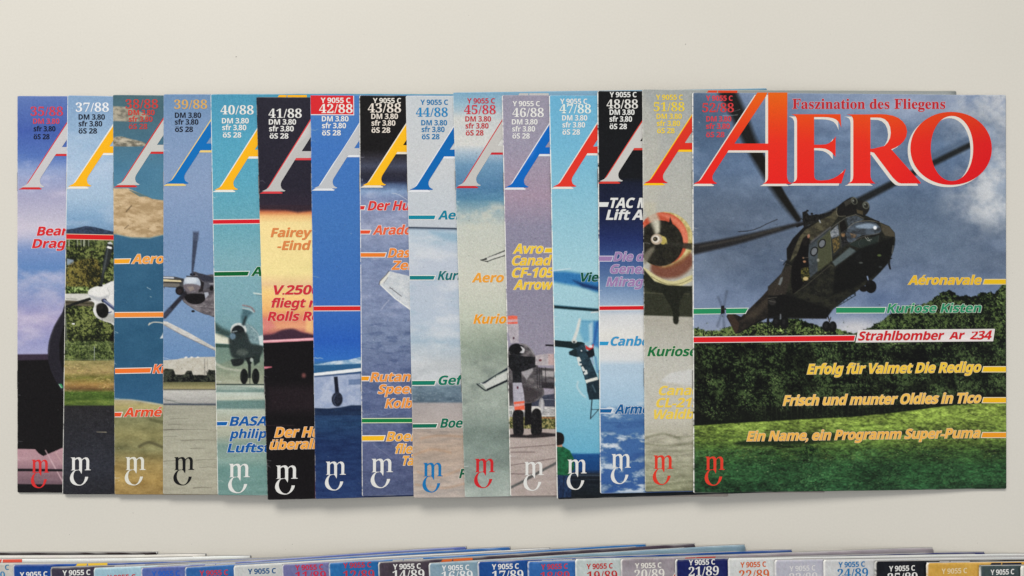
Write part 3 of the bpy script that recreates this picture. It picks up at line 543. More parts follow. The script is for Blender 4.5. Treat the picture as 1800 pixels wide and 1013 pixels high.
def pic47(c):
    c.grad([(163, (106, 172, 210)), (260, (116, 180, 214)), (400, (146, 194, 216)), (480, (160, 202, 218)), (560, (158, 200, 216)), (680, (144, 194, 214)), (796, (104, 172, 204)), (798, (24, 76, 134)), (828, (22, 66, 116)), (832, (30, 34, 46)), (880, (22, 26, 34))])
    c.z(*ZS)
    c.poly([(0, 78), (80, 72), (180, 80), (370, 120), (370, 225), (250, 190), (0, 140)], (44, 116, 176), 4.5, .95, True); c.poly([(180, 140), (370, 190), (370, 215), (250, 190)], (20, 50, 96), 4, .9); c.line([(0, 70), (80, 62), (160, 52)], 9, (222, 230, 234), 1.2, .95, 2, smooth=True)
    c.line([(20, 334), (370, 362)], 22, (16, 46, 54), 1.1, 1, 22); c.line([(20, 322), (370, 350)], 4, (60, 110, 140), 1, .7); c.line([(315, 378), (365, 372)], 8, (230, 224, 220), .9, .9)
    c.poly([(240, 430), (330, 440), (330, 590), (260, 600), (225, 520)], (96, 160, 200), 4, .75); c.poly([(325, 440), (372, 440), (372, 640), (320, 620)], (56, 124, 184), 3.5, .9); c.line([(362, 450), (330, 610)], 14, (34, 80, 150), 2.5, .8); c.poly([(295, 470), (325, 440), (325, 600), (300, 600)], (180, 208, 226), 3, .8)
    c.line([(228, 430), (210, 510), (182, 590)], 18, (218, 216, 208), 1.2, .9, 26); c.line([(240, 445), (372, 445)], 6, (70, 130, 170), 1.5, .5)
    c.poly([(0, 578), (120, 590), (240, 596), (266, 606), (266, 640), (200, 650), (100, 636), (0, 626)], (22, 40, 44), .7)
    c.poly([(195, 640), (262, 606), (272, 640), (330, 780), (362, 860), (362, 900), (280, 915), (240, 790), (215, 710), (190, 705), (150, 692), (146, 672)], (50, 74, 88), .7, 1, False, ((32, 52, 64), 6, 3, 1))
    c.poly([(150, 668), (200, 645), (215, 705), (160, 694)], (28, 46, 52), .7)
    c.poly([(205, 712), (226, 706), (240, 738), (222, 744), (226, 758), (240, 754), (244, 768), (220, 774)], (214, 218, 214), .45); c.poly([(238, 782), (252, 776), (268, 806), (280, 802), (288, 832), (262, 842), (258, 826), (270, 820), (266, 812), (252, 816)], (214, 218, 214), .45)
    c.poly([(268, 880), (360, 855), (362, 885), (278, 904)], (222, 222, 212), .6); c.poly([(276, 906), (362, 888), (370, 1020), (300, 1025), (282, 960)], (34, 52, 64), .8); c.poly([(296, 930), (330, 905), (320, 950), (305, 980)], (120, 140, 152), .9, .7)
    c.ell(188, 592, 20, 14, (200, 204, 200), .7); c.ell(186, 596, 9, 7, (60, 60, 60), .5); c.poly([(270, 620), (300, 640), (330, 610), (330, 650), (300, 660), (275, 650)], (206, 52, 48), 1, .95); c.ell(310, 630, 14, 10, (226, 220, 220), .8)
    c.poly([(275, 670), (330, 640), (338, 690), (322, 712), (296, 715)], (22, 30, 42), .8); c.line([(330, 650), (336, 700)], 6, (30, 36, 50), .5); c.line([(318, 715), (328, 760)], 14, (150, 168, 196), 1, .9); c.line([(345, 710), (360, 820)], 12, (60, 110, 170), 2, .7)
    c.line([(215, 890), (210, 930), (240, 980), (270, 1005)], 10, (196, 214, 220), 1.5, .8, smooth=True); c.ell(240, 662, 6, 6, (200, 210, 210), .5)
    c.z(*ZH)
    c.poly([(785, 245), (860, 225), (870, 345), (795, 345)], (32, 50, 62), .8, .9); c.line([(812, 345), (803, 460)], 6, (34, 44, 56), .6); c.line([(803, 460), (852, 405)], 4, (34, 44, 56), .6); c.line([(810, 405), (852, 405)], 3, (34, 44, 56), .5); c.line([(815, 262), (832, 300)], 7, (110, 134, 150), .9, .6)
    c.z(0, 0, 1)
    c.grad([(797, (104, 172, 204)), (799, (28, 84, 142)), (826, (22, 70, 124)), (834, (36, 44, 60)), (842, (20, 28, 40)), (856, (24, 34, 46)), (880, (20, 26, 32))], 798, 900); c.noise(7, 4, 83, 4, 9, 799, 900); c.line([(970, 835), (1060, 836)], 1.6, (88, 104, 124), .8, .7); c.line([(970, 844), (1060, 843)], 1.2, (58, 72, 88), .8, .7)
    c.z(*ZH)
    c.poly([(598, 640), (612, 622), (638, 624), (680, 648), (704, 695), (708, 760), (690, 775), (684, 800), (598, 792)], (38, 112, 74), .8, 1, False, ((26, 84, 54), 5, 3, 1)); c.poly([(598, 610), (636, 612), (636, 628), (598, 626)], (190, 140, 116), .7)
    c.poly([(596, 545), (625, 542), (645, 560), (645, 600), (630, 614), (596, 612)], (30, 26, 26), .7, 1, True); c.poly([(600, 795), (686, 796), (690, 925), (604, 930)], (40, 66, 104), .8, 1, False, ((26, 44, 76), 4, 3, .6)); c.line([(645, 800), (640, 930)], 4, (22, 34, 56), .7, .8)

def pic48(c):
    c.grad([(160, (19, 20, 23)), (312, (22, 24, 32)), (322, (26, 32, 62)), (380, (28, 38, 84)), (420, (40, 56, 120)), (460, (66, 92, 158)), (500, (104, 132, 184)), (530, (146, 168, 206)), (545, (170, 186, 210)), (555, (206, 208, 212)), (590, (222, 220, 214)), (632, (214, 216, 218)),
            (642, (178, 200, 224)), (680, (168, 194, 222)), (712, (160, 190, 222)), (725, (84, 124, 180)), (760, (72, 112, 172)), (868, (58, 96, 160))])
    c.z(0, 0, 1)
    c.cloud((226, 228, 230), 13, 92, .52, .66, 706, 740, 2.6, .85, 6); c.cloud((222, 226, 232), 15, 94, .47, .62, 758, 800, 1.8, .9, 8); c.cloud((210, 218, 230), 12, 96, .5, .64, 800, 872, 2.2, .85, 8); c.cloud((50, 84, 144), 14, 98, .5, .7, 735, 872, 2.4, .5, 8)
    c.noise(6, 30, 99, 3, 2, 325, 700)

def pic51(c):
    c.grad([(158, (160, 164, 162)), (240, (168, 170, 166)), (330, (178, 178, 170)), (555, (176, 174, 164)), (560, (172, 168, 156)), (640, (190, 188, 178)), (740, (192, 188, 174)), (768, (176, 172, 154)), (868, (140, 142, 114))])
    c.z(*ZI)
    c.poly([(285, -700), (440, -420), (420, 60), (395, 160), (300, 200), (285, 0)], (190, 186, 172), 10, .35)
    c.ell(470, 300, 178, 182, (212, 196, 138), 1, 1, -.25, ((176, 160, 100), 6, 3, 1)); c.ell(452, 288, 160, 168, (206, 96, 66), 1.2, 1, -.2, ((190, 84, 58), 7, 4, 1)); c.poly([(420, 130), (520, 150), (600, 230), (610, 330), (580, 330), (560, 230), (500, 170)], (226, 130, 104), 3, .8, True)
    c.poly([(390, 440), (470, 465), (570, 420), (630, 380), (640, 460), (560, 530), (450, 540), (380, 500)], (116, 62, 44), 5, .85, True)
    c.poly([(330, 470), (420, 530), (520, 560), (640, 520), (640, 555), (560, 590), (470, 590), (380, 545), (330, 500)], (206, 196, 146), 1.2, 1, True); c.line([(380, 530), (470, 575), (560, 575), (640, 540)], 4, (110, 102, 66), .6, .8, smooth=True)
    c.ell(438, 318, 145, 146, (34, 32, 26), 1.2, 1, 0, ((48, 46, 36), 6, 3, 1)); c.poly([(500, 150), (515, 195), (490, 200)], (20, 18, 16), 1, .9)
    c.poly([(320, 470), (400, 560), (500, 590), (640, 590), (640, 785), (320, 775)], (40, 42, 32), 1.6); c.poly([(320, 590), (420, 640), (640, 640), (640, 785), (325, 775)], (62, 64, 48), 4, .7); c.line([(320, 630), (460, 640), (620, 640)], 5, (130, 126, 100), 1.4, .5, smooth=True)
    c.poly([(330, 60), (405, 60), (408, 110), (435, 180), (430, 250), (408, 265), (380, 200), (345, 130)], (186, 182, 164), 4, .85, True); c.poly([(395, 170), (425, 170), (432, 245), (412, 252)], (206, 202, 182), 2.5, .8)
    c.poly([(325, 395), (370, 350), (400, 335), (400, 360), (345, 450), (325, 450)], (130, 124, 108), 3, .8); c.poly([(470, 312), (640, 318), (640, 362), (560, 345), (470, 325)], (54, 52, 44), 2, .9)
    c.ell(455, 300, 22, 26, (188, 170, 92), 1, .95); c.line([(430, 262), (470, 290), (478, 320)], 5, (206, 190, 116), .8, .8, smooth=True); c.ell(413, 293, 36, 34, (186, 168, 148), .8); c.ell(408, 291, 25, 23, (222, 214, 200), .8); c.ell(405, 291, 15, 14, (52, 46, 38), .7); c.ell(402, 290, 5, 5, (150, 140, 110), .6)
    c.poly([(440, 590), (590, 600), (560, 700), (556, 800), (545, 832), (520, 820), (512, 740), (455, 640)], (36, 38, 28), 1.4, 1, True)
    c.poly([(320, 780), (515, 785), (515, 800), (320, 800)], (176, 172, 160), .8); c.poly([(555, 788), (640, 792), (640, 810), (555, 805)], (176, 172, 160), .8)
    c.z(*ZJ); c.poly([(420, 225), (470, 190), (560, 172), (610, 170), (610, 260), (500, 250), (420, 240)], (206, 206, 204), 3, .8, True)
    c.z(0, 0, 1); c.noise(44, 6, 103, 5, 4.2, 762, 900, (1, 1, .9), .76)
    for p, w in (([(1135, 770), (1165, 763), (1195, 771)], 3.5), ([(1134, 780), (1170, 784), (1218, 779)], 3), ([(1185, 769), (1214, 768)], 2.5), ([(1136, 858), (1170, 852), (1218, 846)], 4), ([(1134, 795), (1218, 792)], 1.6), ([(1134, 866), (1218, 862)], 2.4)): c.line(p, w, (100, 102, 78), 2.0, .42, smooth=True)
    c.noise(5, 3, 104, 3, 1, 158, 760)

def pic52(c):
    c.grad([(163, (126, 142, 178)), (185, (112, 130, 168)), (240, (98, 120, 158)), (300, (100, 122, 162)), (350, (98, 116, 148)), (420, (98, 112, 140)), (470, (104, 118, 146)), (510, (118, 134, 168)), (540, (126, 142, 180)), (600, (150, 158, 186))])
    X, Y = c.X, c.Y
    def spot(cx, cy, rx, ry, col, a, pw=1.0):
        m = np.exp(-(((X - cx) / rx) ** 2 + ((Y - cy) / ry) ** 2)) ** pw * a
        c.C = c.C * (1 - m[..., None]) + np.asarray(col, float) * m[..., None]
    spot(1225, 200, 60, 60, (70, 92, 124), .8); spot(1300, 390, 120, 70, (92, 104, 128), .6); spot(1240, 520, 90, 30, (118, 132, 166), .5)
    spot(1590, 190, 140, 30, (168, 178, 206), .7); spot(1480, 230, 60, 70, (126, 146, 186), .7); spot(1745, 250, 40, 60, (190, 198, 214), .6); spot(1742, 358, 34, 44, (196, 200, 206), .6); spot(1755, 300, 26, 60, (180, 190, 208), .5)
    spot(1752, 180, 14, 12, (92, 110, 160), .7); spot(1690, 370, 30, 40, (150, 160, 184), .5); spot(1640, 420, 90, 60, (104, 122, 152), .6); spot(1600, 500, 60, 40, (92, 108, 150), .5); spot(1505, 577, 46, 16, (206, 204, 208), .95); spot(1285, 575, 40, 14, (140, 150, 182), .7); spot(1560, 525, 50, 20, (92, 112, 160), .6)
    spot(1720, 560, 60, 60, (100, 118, 164), .5)
    nn = fbm(X, Y, 44, 131, 5, 1.1, .62); wx = np.clip((X - 1640) / 90, 0, 1) * np.clip((430 - Y) / 60, 0, 1); mm_ = np.clip((nn - .42) * 4.5, 0, 1) * wx * .8
    c.C = c.C * (1 - mm_[..., None]) + np.array([206, 208, 212.]) * mm_[..., None]
    nn = fbm(X, Y, 60, 133, 5, 1.7, .6); wx = np.clip((Y - 170) / 60, 0, 1) * np.clip((560 - Y) / 60, 0, 1); mm_ = np.clip((nn - .5) * 4, 0, 1) * wx * .42
    c.C = c.C * (1 - mm_[..., None]) + np.array([142, 158, 192.]) * mm_[..., None]
    nn = fbm(X, Y, 50, 137, 5, 1.7, .6); mm_ = np.clip((nn - .5) * 4, 0, 1) * .38 * wx
    c.C = c.C * (1 - mm_[..., None]) + np.array([74, 90, 122.]) * mm_[..., None]
    c.noise(10, 46, 111, 5, 1.6, 160, 600); c.noise(6, 9, 112, 3, 1.3, 160, 600)
    c.z(0, 0, 1)
    # rotor blades
    c.line([(1278, 160), (1302, 210), (1320, 252), (1345, 300), (1372, 345), (1402, 384)], 30, (26, 26, 24), 5, .95, 9, smooth=True); c.line([(1325, 262), (1352, 305), (1376, 345), (1403, 386)], 18, (26, 24, 20), 1.6, 1, 8)
    c.line([(1715, 250), (1650, 282), (1590, 312), (1540, 338), (1505, 356), (1430, 392)], 10, (30, 32, 32), 2.6, .95, 13); c.line([(1700, 246), (1640, 275)], 9, (80, 96, 124), 4, .6)
    c.line([(1212, 440), (1290, 424), (1352, 408), (1412, 392)], 19, (40, 39, 40), 2.4, .97, 5, smooth=True); c.line([(1230, 434), (1300, 420), (1370, 402)], 4, (76, 72, 66), 1.6, .6)
    c.z(*ZM); c.line([(318, 280), (390, 274), (450, 255), (500, 230), (565, 202)], 4.5, (34, 34, 38), .5, .85, smooth=True); c.specks(9, 1300, 384, 1366, 408, (60, 64, 74), 3, .6)
    # far trees behind the helicopter
    TR = ((8, 12, 7), (30, 44, 20), (108, 128, 72))
    c.leaves([(0, 905), (60, 890), (110, 915), (180, 910), (250, 890), (330, 880), (420, 860), (520, 850), (600, 830), (700, 835), (770, 860), (830, 885), (880, 895), (960, 900), (1049, 925), (1049, 1020), (0, 1020)], *TR, 7, 4, 1, False, 3.4)
    c.z(*ZN)
    c.leaves([(0, 935), (60, 925), (150, 885), (230, 835), (320, 770), (420, 740), (480, 748), (545, 700), (600, 665), (650, 650), (700, 690), (790, 690), (860, 665), (930, 670), (985, 620), (1030, 610), (1030, 1030), (0, 1030)], (6, 10, 6), (22, 34, 18), (84, 102, 56), 8, 4, 1, False, 3.4)
    c.z(0, 0, 1); up = lambda x, y: y > np.interp(x, [1490, 1530, 1575, 1610, 1640, 1690, 1740, 1775], [586, 576, 546, 540, 520, 524, 518, 503]) + 4
    c.dabs(2600, (1500, 505, 1768, 602), [(100, 122, 70), (72, 94, 50), (126, 142, 88)], 2.6, 521, .46, 18, None, .8, up)
    up2 = lambda x, y: y > np.interp(x, [1215, 1290, 1330, 1380, 1420, 1450, 1500], [582, 578, 570, 564, 574, 580, 588])
    c.dabs(1600, (1219, 560, 1500, 598), [(120, 140, 78), (86, 108, 58), (150, 160, 104)], 2.6, 522, .44, 18, None, .85, up2)
    c.dabs(600, (1219, 566, 1768, 602), [(8, 12, 8)], 3, 523, .5, 12, None, .8, up2)
    # forest below the red bar
    c.z(0, 0, 1)
    c.leaves([(1200, 598), (1790, 596), (1790, 760), (1200, 760)], (8, 12, 8), (30, 42, 24), (74, 92, 54), 9, 4.6, .6)
    spot(1265, 650, 34, 34, (64, 82, 52), .0)
    n = fbm(X, Y, 26, 119, 3, 1.1); m = np.clip((n - .50) * 5, 0, .5) * ((Y > 606) & (Y < 745)); c.C *= (1 - m[..., None])
    c.poly([(1200, 722), (1300, 716), (1400, 712), (1480, 710), (1560, 704), (1640, 700), (1790, 690), (1790, 726), (1500, 744), (1200, 760)], (15, 18, 13), 6, .85)
    for x in range(1345, 1545, 9):
        c.line([(x + (x * 7) % 5, 706 + (x * 3) % 9), (x + (x * 5) % 4, 738)], 1.4, (92, 104, 70), .8, .45)
    c.dabs(9000, (1219, 602, 1768, 738), [(96, 118, 70), (70, 92, 52), (120, 136, 88), (60, 84, 50)], 2.6, 501, .47, 22, None, .8)
    c.dabs(2600, (1219, 602, 1768, 730), [(8, 12, 8), (14, 20, 12)], 3.4, 502, .5, 16, None, .8)
    c.poly([(1200, 734), (1300, 728), (1400, 722), (1500, 716), (1600, 708), (1700, 696), (1790, 688), (1790, 722), (1500, 744), (1200, 760)], (18, 24, 14), 7, .55)
    # meadow
    mead = [(1200, 750), (1290, 744), (1400, 738), (1500, 733), (1580, 725), (1680, 712), (1790, 705), (1790, 900), (1200, 900)]
    r = c.mask_poly(mead, 1.2); sl, mm = r
    yy = Y[sl]; g = np.stack([np.interp(yy, [705, 745, 774, 796, 820, 846, 868], v) for v in ([122, 114, 98, 64, 42, 44, 34], [142, 134, 120, 94, 76, 80, 66], [62, 60, 54, 48, 44, 48, 42])], -1)
    tx = fbm(X[sl], yy, 4, 121, 4, 2.6, .75) - .5; bt = fbm(X[sl], yy, 34, 122, 3, 2.2) - .5
    fi2 = vnoise(X[sl] / 2.2, Y[sl], 1.4, 77) - .5
    g = g * (1 + tx[..., None] * 1.25 + bt[..., None] * .75 + fi2[..., None] * .5)
    c.blend(sl, mm, g)
    mk = lambda x, y: y > np.interp(x, [1200, 1290, 1400, 1500, 1580, 1680, 1790], [752, 746, 740, 735, 727, 715, 708])
    c.dabs(5200, (1219, 706, 1768, 808), [(146, 158, 80), (120, 136, 64), (96, 114, 54), (168, 178, 104)], 2.2, 511, .46, 20, -.25, .6, mk, 2)
    c.dabs(6500, (1219, 790, 1768, 868), [(64, 104, 60), (50, 90, 56), (96, 132, 84), (40, 76, 50)], 2.4, 512, .47, 24, -.6, .65, mk, 2)
    c.dabs(2200, (1219, 786, 1768, 868), [(12, 36, 20), (18, 46, 24)], 2.8, 513, .5, 20, -.4, .7, mk, 2)
    c.poly([(1300, 776), (1420, 762), (1500, 760), (1600, 757), (1600, 764), (1500, 772), (1400, 782), (1310, 784)], (24, 38, 20), 3, .8, True); c.line([(1270, 768), (1340, 770)], 2, (60, 80, 36), 1.5, .7); c.line([(1490, 750), (1560, 745)], 2, (66, 84, 36), 1.4, .7)
    c.leaves([(1395, 792), (1420, 782), (1440, 790), (1425, 802)], (14, 30, 16), (30, 56, 28), (70, 100, 50), 12, 3, 2)
    c.specks(330, 1222, 745, 1764, 862, (168, 184, 122), 13, .5, .75); c.specks(70, 1222, 780, 1764, 830, (214, 220, 170), 14, .6, .85); c.specks(60, 1222, 750, 1764, 862, (28, 56, 32), 15, 1.2, .5, 3)
    # ---- helicopter
    c.z(*ZM)
    for p in ([(215, 760), (190, 700)], [(225, 760), (245, 660)], [(215, 790), (185, 880)], [(222, 790), (228, 890)]): c.line(p, 6, (66, 74, 92), 2.2, .45, 16)
    c.poly([(208, 752), (228, 750), (232, 800), (206, 804)], (24, 24, 24), .8); c.line([(215, 770), (320, 784)], 9, (48, 42, 36), .6); c.poly([(255, 775), (312, 778), (312, 796), (255, 795)], (76, 72, 64), .6)
    c.poly([(242, 820), (262, 780), (290, 800), (335, 822), (470, 690), (540, 610), (600, 545), (660, 470), (760, 500), (770, 640), (640, 780), (520, 820), (420, 870), (330, 920), (300, 930)], (50, 44, 38), .6, 1, False, ((34, 30, 28), 6, 3, 1.4))
    c.poly([(250, 822), (268, 792), (322, 860), (318, 905), (296, 925)], (70, 54, 44), 1.2, .8); c.poly([(330, 850), (500, 700), (620, 560), (640, 580), (540, 720), (420, 830)], (88, 78, 64), 3.5, .5)
    c.poly([(300, 930), (330, 915), (440, 850), (560, 800), (660, 740), (640, 800), (500, 830), (400, 880), (330, 925)], (18, 17, 16), 1.5, .9)
    c.z(*ZQ)
    # main fuselage silhouette
    c.poly([(0, 640), (40, 600), (90, 550), (130, 455), (128, 380), (170, 310), (240, 235), (330, 195), (400, 160), (470, 95), (520, 55), (580, 25), (612, 45), (660, 55), (692, 80), (690, 115), (665, 150), (720, 175), (770, 200), (830, 225), (868, 270), (872, 320), (858, 400), (830, 470), (770, 540), (720, 590), (640, 650), (540, 720), (440, 800), (400, 856), (250, 853), (120, 850), (0, 800)], (48, 48, 38), .6, 1, False, ((29, 29, 26), 7, 6, 1.6))
    c.poly([(0, 640), (60, 590), (130, 500), (160, 500), (150, 600), (120, 690), (0, 720)], (58, 52, 46), 1.5, .9); c.poly([(130, 440), (128, 380), (170, 310), (235, 245), (330, 200), (240, 300), (200, 420), (150, 460)], (24, 22, 22), 1, .95)
    c.poly([(255, 250), (330, 205), (440, 130), (470, 110), (480, 160), (430, 230), (300, 330), (270, 300), (230, 330), (200, 420), (150, 470), (180, 380), (215, 300)], (92, 88, 68), .9, 1, False, ((58, 55, 44), 7, 3, 1.6))
    c.poly([(280, 350), (430, 235), (440, 450), (285, 580), (272, 470)], (78, 86, 94), .7, 1, False, ((60, 66, 72), 6, 3, 1)); c.poly([(340, 330), (425, 250), (440, 460), (340, 540)], (80, 82, 58), 2, .9); c.poly([(290, 330), (430, 225), (430, 238), (292, 345)], (96, 96, 100), 1, .8)
    for ox, oy in ((316, 398), (370, 345)): c.ell(ox, oy, 25, 34, (24, 24, 26), .5, 1, .45); c.ell(ox, oy, 18, 26, (112, 116, 122), .5, 1, .45)
    c.ell(343, 458, 9, 11, (160, 160, 150), .6, .7); c.line([(288, 350), (430, 240)], 3, (30, 30, 28), .5, .8); c.line([(425, 250), (436, 460)], 4, (104, 102, 72), .5, .8)
    c.poly([(430, 240), (480, 200), (540, 165), (600, 150), (640, 170), (600, 320), (520, 370), (440, 440)], (44, 46, 44), .7)
    c.poly([(426, 265), (478, 215), (488, 290), (435, 310)], (96, 102, 110), .6, 1, False, ((150, 154, 160), 3, 4, 1)); c.poly([(440, 315), (488, 292), (492, 370), (450, 412)], (128, 108, 64), .6, 1, False, ((62, 58, 42), 2.4, 3, 1)); c.poly([(485, 200), (522, 180), (542, 240), (500, 270)], (26, 22, 20), .6); c.poly([(500, 268), (540, 250), (552, 340), (500, 368)], (56, 56, 58), .6, 1, False, ((30, 30, 30), 3, 3, 1)); c.ell(514, 284, 13, 15, (158, 122, 84), 1.2, .8); c.ell(514, 272, 9, 6, (60, 56, 46), .8, .9)
    c.poly([(535, 165), (600, 152), (660, 178), (610, 200), (550, 235)], (80, 88, 98), .7, 1, False, ((54, 58, 64), 3, 4, 1)); c.poly([(540, 250), (600, 205), (680, 192), (740, 205), (775, 250), (740, 280), (640, 290), (590, 330), (545, 330)], (54, 58, 64), .7, 1, True, ((84, 94, 108), 4, 3, 2)); c.poly([(560, 272), (612, 283), (596, 306), (572, 304)], (140, 110, 78), 1.2, .75, False, ((70, 62, 50), 2, 5, 1))
    c.poly([(600, 225), (690, 205), (750, 225), (730, 240), (640, 240)], (150, 168, 194), 2, .8, True); c.ell(733, 236, 12, 12, (236, 240, 246), .9); c.line([(545, 240), (600, 200), (690, 188), (770, 200)], 4, (138, 134, 122), .5, .8, smooth=True); c.line([(560, 345), (640, 300), (760, 272)], 3.5, (118, 118, 112), .5, .8, smooth=True); c.line([(487, 200), (500, 370)], 4, (100, 98, 78), .5, .7); c.line([(428, 240), (535, 165), (600, 146), (660, 172)], 4, (124, 122, 110), .5, .8)
    c.poly([(770, 205), (830, 228), (866, 270), (870, 300), (800, 290), (778, 250)], (82, 76, 62), 1.2, .95); c.poly([(560, 350), (620, 320), (720, 300), (760, 290), (740, 360), (690, 400), (610, 370)], (44, 54, 50), 1.5, .9, True); c.line([(640, 310), (620, 350), (680, 395), (745, 360), (758, 290)], 3, (96, 100, 98), .5, .6, smooth=True)
    c.line([(665, 300), (685, 325), (710, 315)], 3, (200, 200, 190), .4, .9); c.line([(680, 300), (700, 330)], 3, (190, 190, 180), .4, .8)
    c.poly([(440, 470), (560, 370), (615, 400), (560, 430), (460, 500)], (94, 106, 108), 1.8, .9); c.poly([(600, 430), (640, 400), (640, 450), (610, 475)], (86, 92, 92), 1.2, .7); c.poly([(620, 380), (860, 300), (866, 350), (830, 460), (760, 540), (600, 640), (440, 700), (460, 520)], (17, 17, 16), 3, .85)
    c.ell(636, 476, 14, 6, (104, 110, 106), .8, .7); c.ell(762, 425, 14, 8, (104, 120, 70), .9, .8); c.ell(770, 505, 12, 7, (70, 76, 76), .9, .7); c.line([(857, 360), (850, 410)], 8, (130, 134, 134), .8, .7)
    c.poly([(475, 100), (520, 55), (580, 25), (612, 60), (605, 90), (600, 140), (500, 158), (478, 140)], (28, 26, 24), .7, 1, True); c.poly([(520, 60), (572, 32), (580, 60), (530, 90)], (70, 68, 60), 1.2, .8); c.ell(591, 52, 21, 27, (92, 94, 84), .5, 1, -.4); c.ell(592, 54, 14, 20, (34, 33, 30), .5, 1, -.4); c.ell(584, 50, 6, 8, (150, 152, 142), .8, .8)
    c.poly([(612, 80), (640, 55), (680, 60), (694, 85), (690, 120), (660, 152), (610, 135)], (34, 33, 30), .6, 1, True); c.ell(670, 82, 23, 26, (96, 98, 88), .5, 1, -.3); c.ell(671, 84, 15, 18, (46, 46, 40), .5, 1, -.3); c.ell(664, 76, 5, 6, (150, 152, 142), .7, .8); c.poly([(606, 112), (650, 120), (650, 148), (610, 136)], (92, 82, 60), 1, .8)
    c.line([(472, 100), (470, 140), (490, 158), (530, 155)], 4, (140, 136, 116), .5, .8, smooth=True); c.line([(660, 175), (720, 182), (760, 195)], 8, (26, 24, 22), .6)
    # rotor head
    c.poly([(235, 130), (262, 120), (280, 150), (350, 145), (420, 130), (450, 105), (460, 115), (420, 155), (350, 185), (280, 215), (245, 235), (238, 190)], (20, 19, 18), .7, 1, False, ((44, 42, 40), 2.2, 3, 1)); c.line([(215, 190), (228, 172), (240, 185)], 4, (28, 26, 26), .5); c.line([(200, 225), (245, 208)], 16, (30, 28, 28), .6)
    for x, y in ((270, 120), (300, 140), (330, 150), (380, 150), (420, 135)): c.ell(x, y, 9, 7, (26, 25, 24), .4)
    c.line([(352, 185), (358, 200)], 8, (170, 176, 184), .6, .9)
    # open door and crew
    c.poly([(165, 490), (200, 420), (240, 310), (262, 290), (285, 300), (275, 420), (285, 580), (170, 700), (158, 600)], (18, 15, 15), .8); c.ell(278, 294, 9, 14, (176, 128, 104), .9, .85, .2); c.ell(255, 330, 20, 30, (30, 26, 24), .8)
    c.poly([(226, 515), (275, 505), (288, 570), (240, 605), (226, 570)], (112, 106, 52), .8, 1, False, ((30, 32, 22), 2, 7, 1)); c.ell(258, 585, 18, 13, (206, 182, 128), .8, .9); c.ell(250, 468, 10, 8, (190, 140, 104), .8, .85); c.ell(242, 442, 6, 6, (196, 150, 110), .7, .8); c.line([(240, 440), (275, 440)], 4, (90, 84, 76), .6)
    c.poly([(70, 625), (85, 580), (102, 572), (98, 600), (84, 630)], (116, 122, 124), .8, .95); c.line([(160, 500), (120, 480), (60, 640), (30, 710)], 3, (96, 88, 76), .5, .6); c.line([(105, 490), (125, 462)], 6, (30, 28, 26), .5); c.specks(3, 1372, 457, 1376, 461, (220, 220, 225), 3, .8)
    c.line([(175, 690), (250, 640), (430, 490), (445, 500)], 4, (110, 106, 88), .5, .6); c.specks(26, 1360, 470, 1470, 520, (150, 150, 130), 21, .45, .7)
    # nose probe, sponsons, wheels, step
    c.line([(835, 440), (830, 480), (838, 518)], 9, (26, 26, 26), .5); c.line([(826, 455), (848, 445)], 6, (26, 26, 26), .5); c.line([(828, 485), (836, 515)], 12, (28, 28, 28), .5)
    c.ell(705, 640, 38, 44, (19, 18, 18), .7); c.ell(655, 655, 28, 20, (22, 20, 20), .7); c.poly([(672, 565), (690, 562), (700, 620), (680, 620)], (26, 26, 28), .7); c.line([(680, 570), (686, 592)], 8, (150, 168, 206), .6, .9)
    c.line([(470, 778), (598, 700)], 5, (44, 52, 62), .5); c.line([(470, 750), (598, 682)], 5, (34, 36, 38), .5)
    for k in range(5): c.line([(480 + k * 26, 745 - k * 14), (496 + k * 26, 762 - k * 16)], 4, (40, 46, 54), .45)
    c.line([(598, 680), (598, 700)], 5, (34, 36, 38), .5)
    c.ell(100, 735, 55, 42, (24, 22, 22), 1); c.poly([(0, 700), (70, 700), (150, 700), (440, 800), (400, 856), (0, 860)], (20, 19, 18), 2, .9); c.ell(30, 745, 26, 22, (52, 50, 48), .8, .9); c.line([(0, 720), (60, 712)], 5, (110, 106, 96), .6, .7); c.line([(5, 735), (50, 745)], 3, (130, 126, 116), .5, .7)
    c.line([(86, 830), (86, 860)], 8, (120, 124, 130), .6, .9)
    for x, y, a, b in ((58, 885, 27, 40), (112, 888, 30, 42), (400, 912, 29, 37), (444, 914, 27, 38), (0, 880, 9, 30)): c.ell(x, y, a, b, (20, 20, 20), .6); c.ell(x - 4, y - 6, a * .4, b * .45, (44, 44, 44), 1, .7)
    c.line([(410, 840), (422, 880)], 7, (30, 28, 26), .5); c.line([(430, 850), (420, 880)], 5, (30, 28, 26), .5); c.line([(150, 852), (400, 858)], 5, (40, 38, 36), .5); c.ell(420, 866, 8, 8, (96, 90, 80), .5, .8)
    c.z(*Z6); c.line([(305, 270), (350, 270), (400, 268), (440, 262)], 3.5, (200, 205, 210), .4, .85, smooth=True); c.line([(375, 240), (420, 228), (460, 215)], 2.5, (190, 196, 204), .4, .7); c.line([(95, 328), (100, 335)], 5, (200, 205, 210), .4, .7)
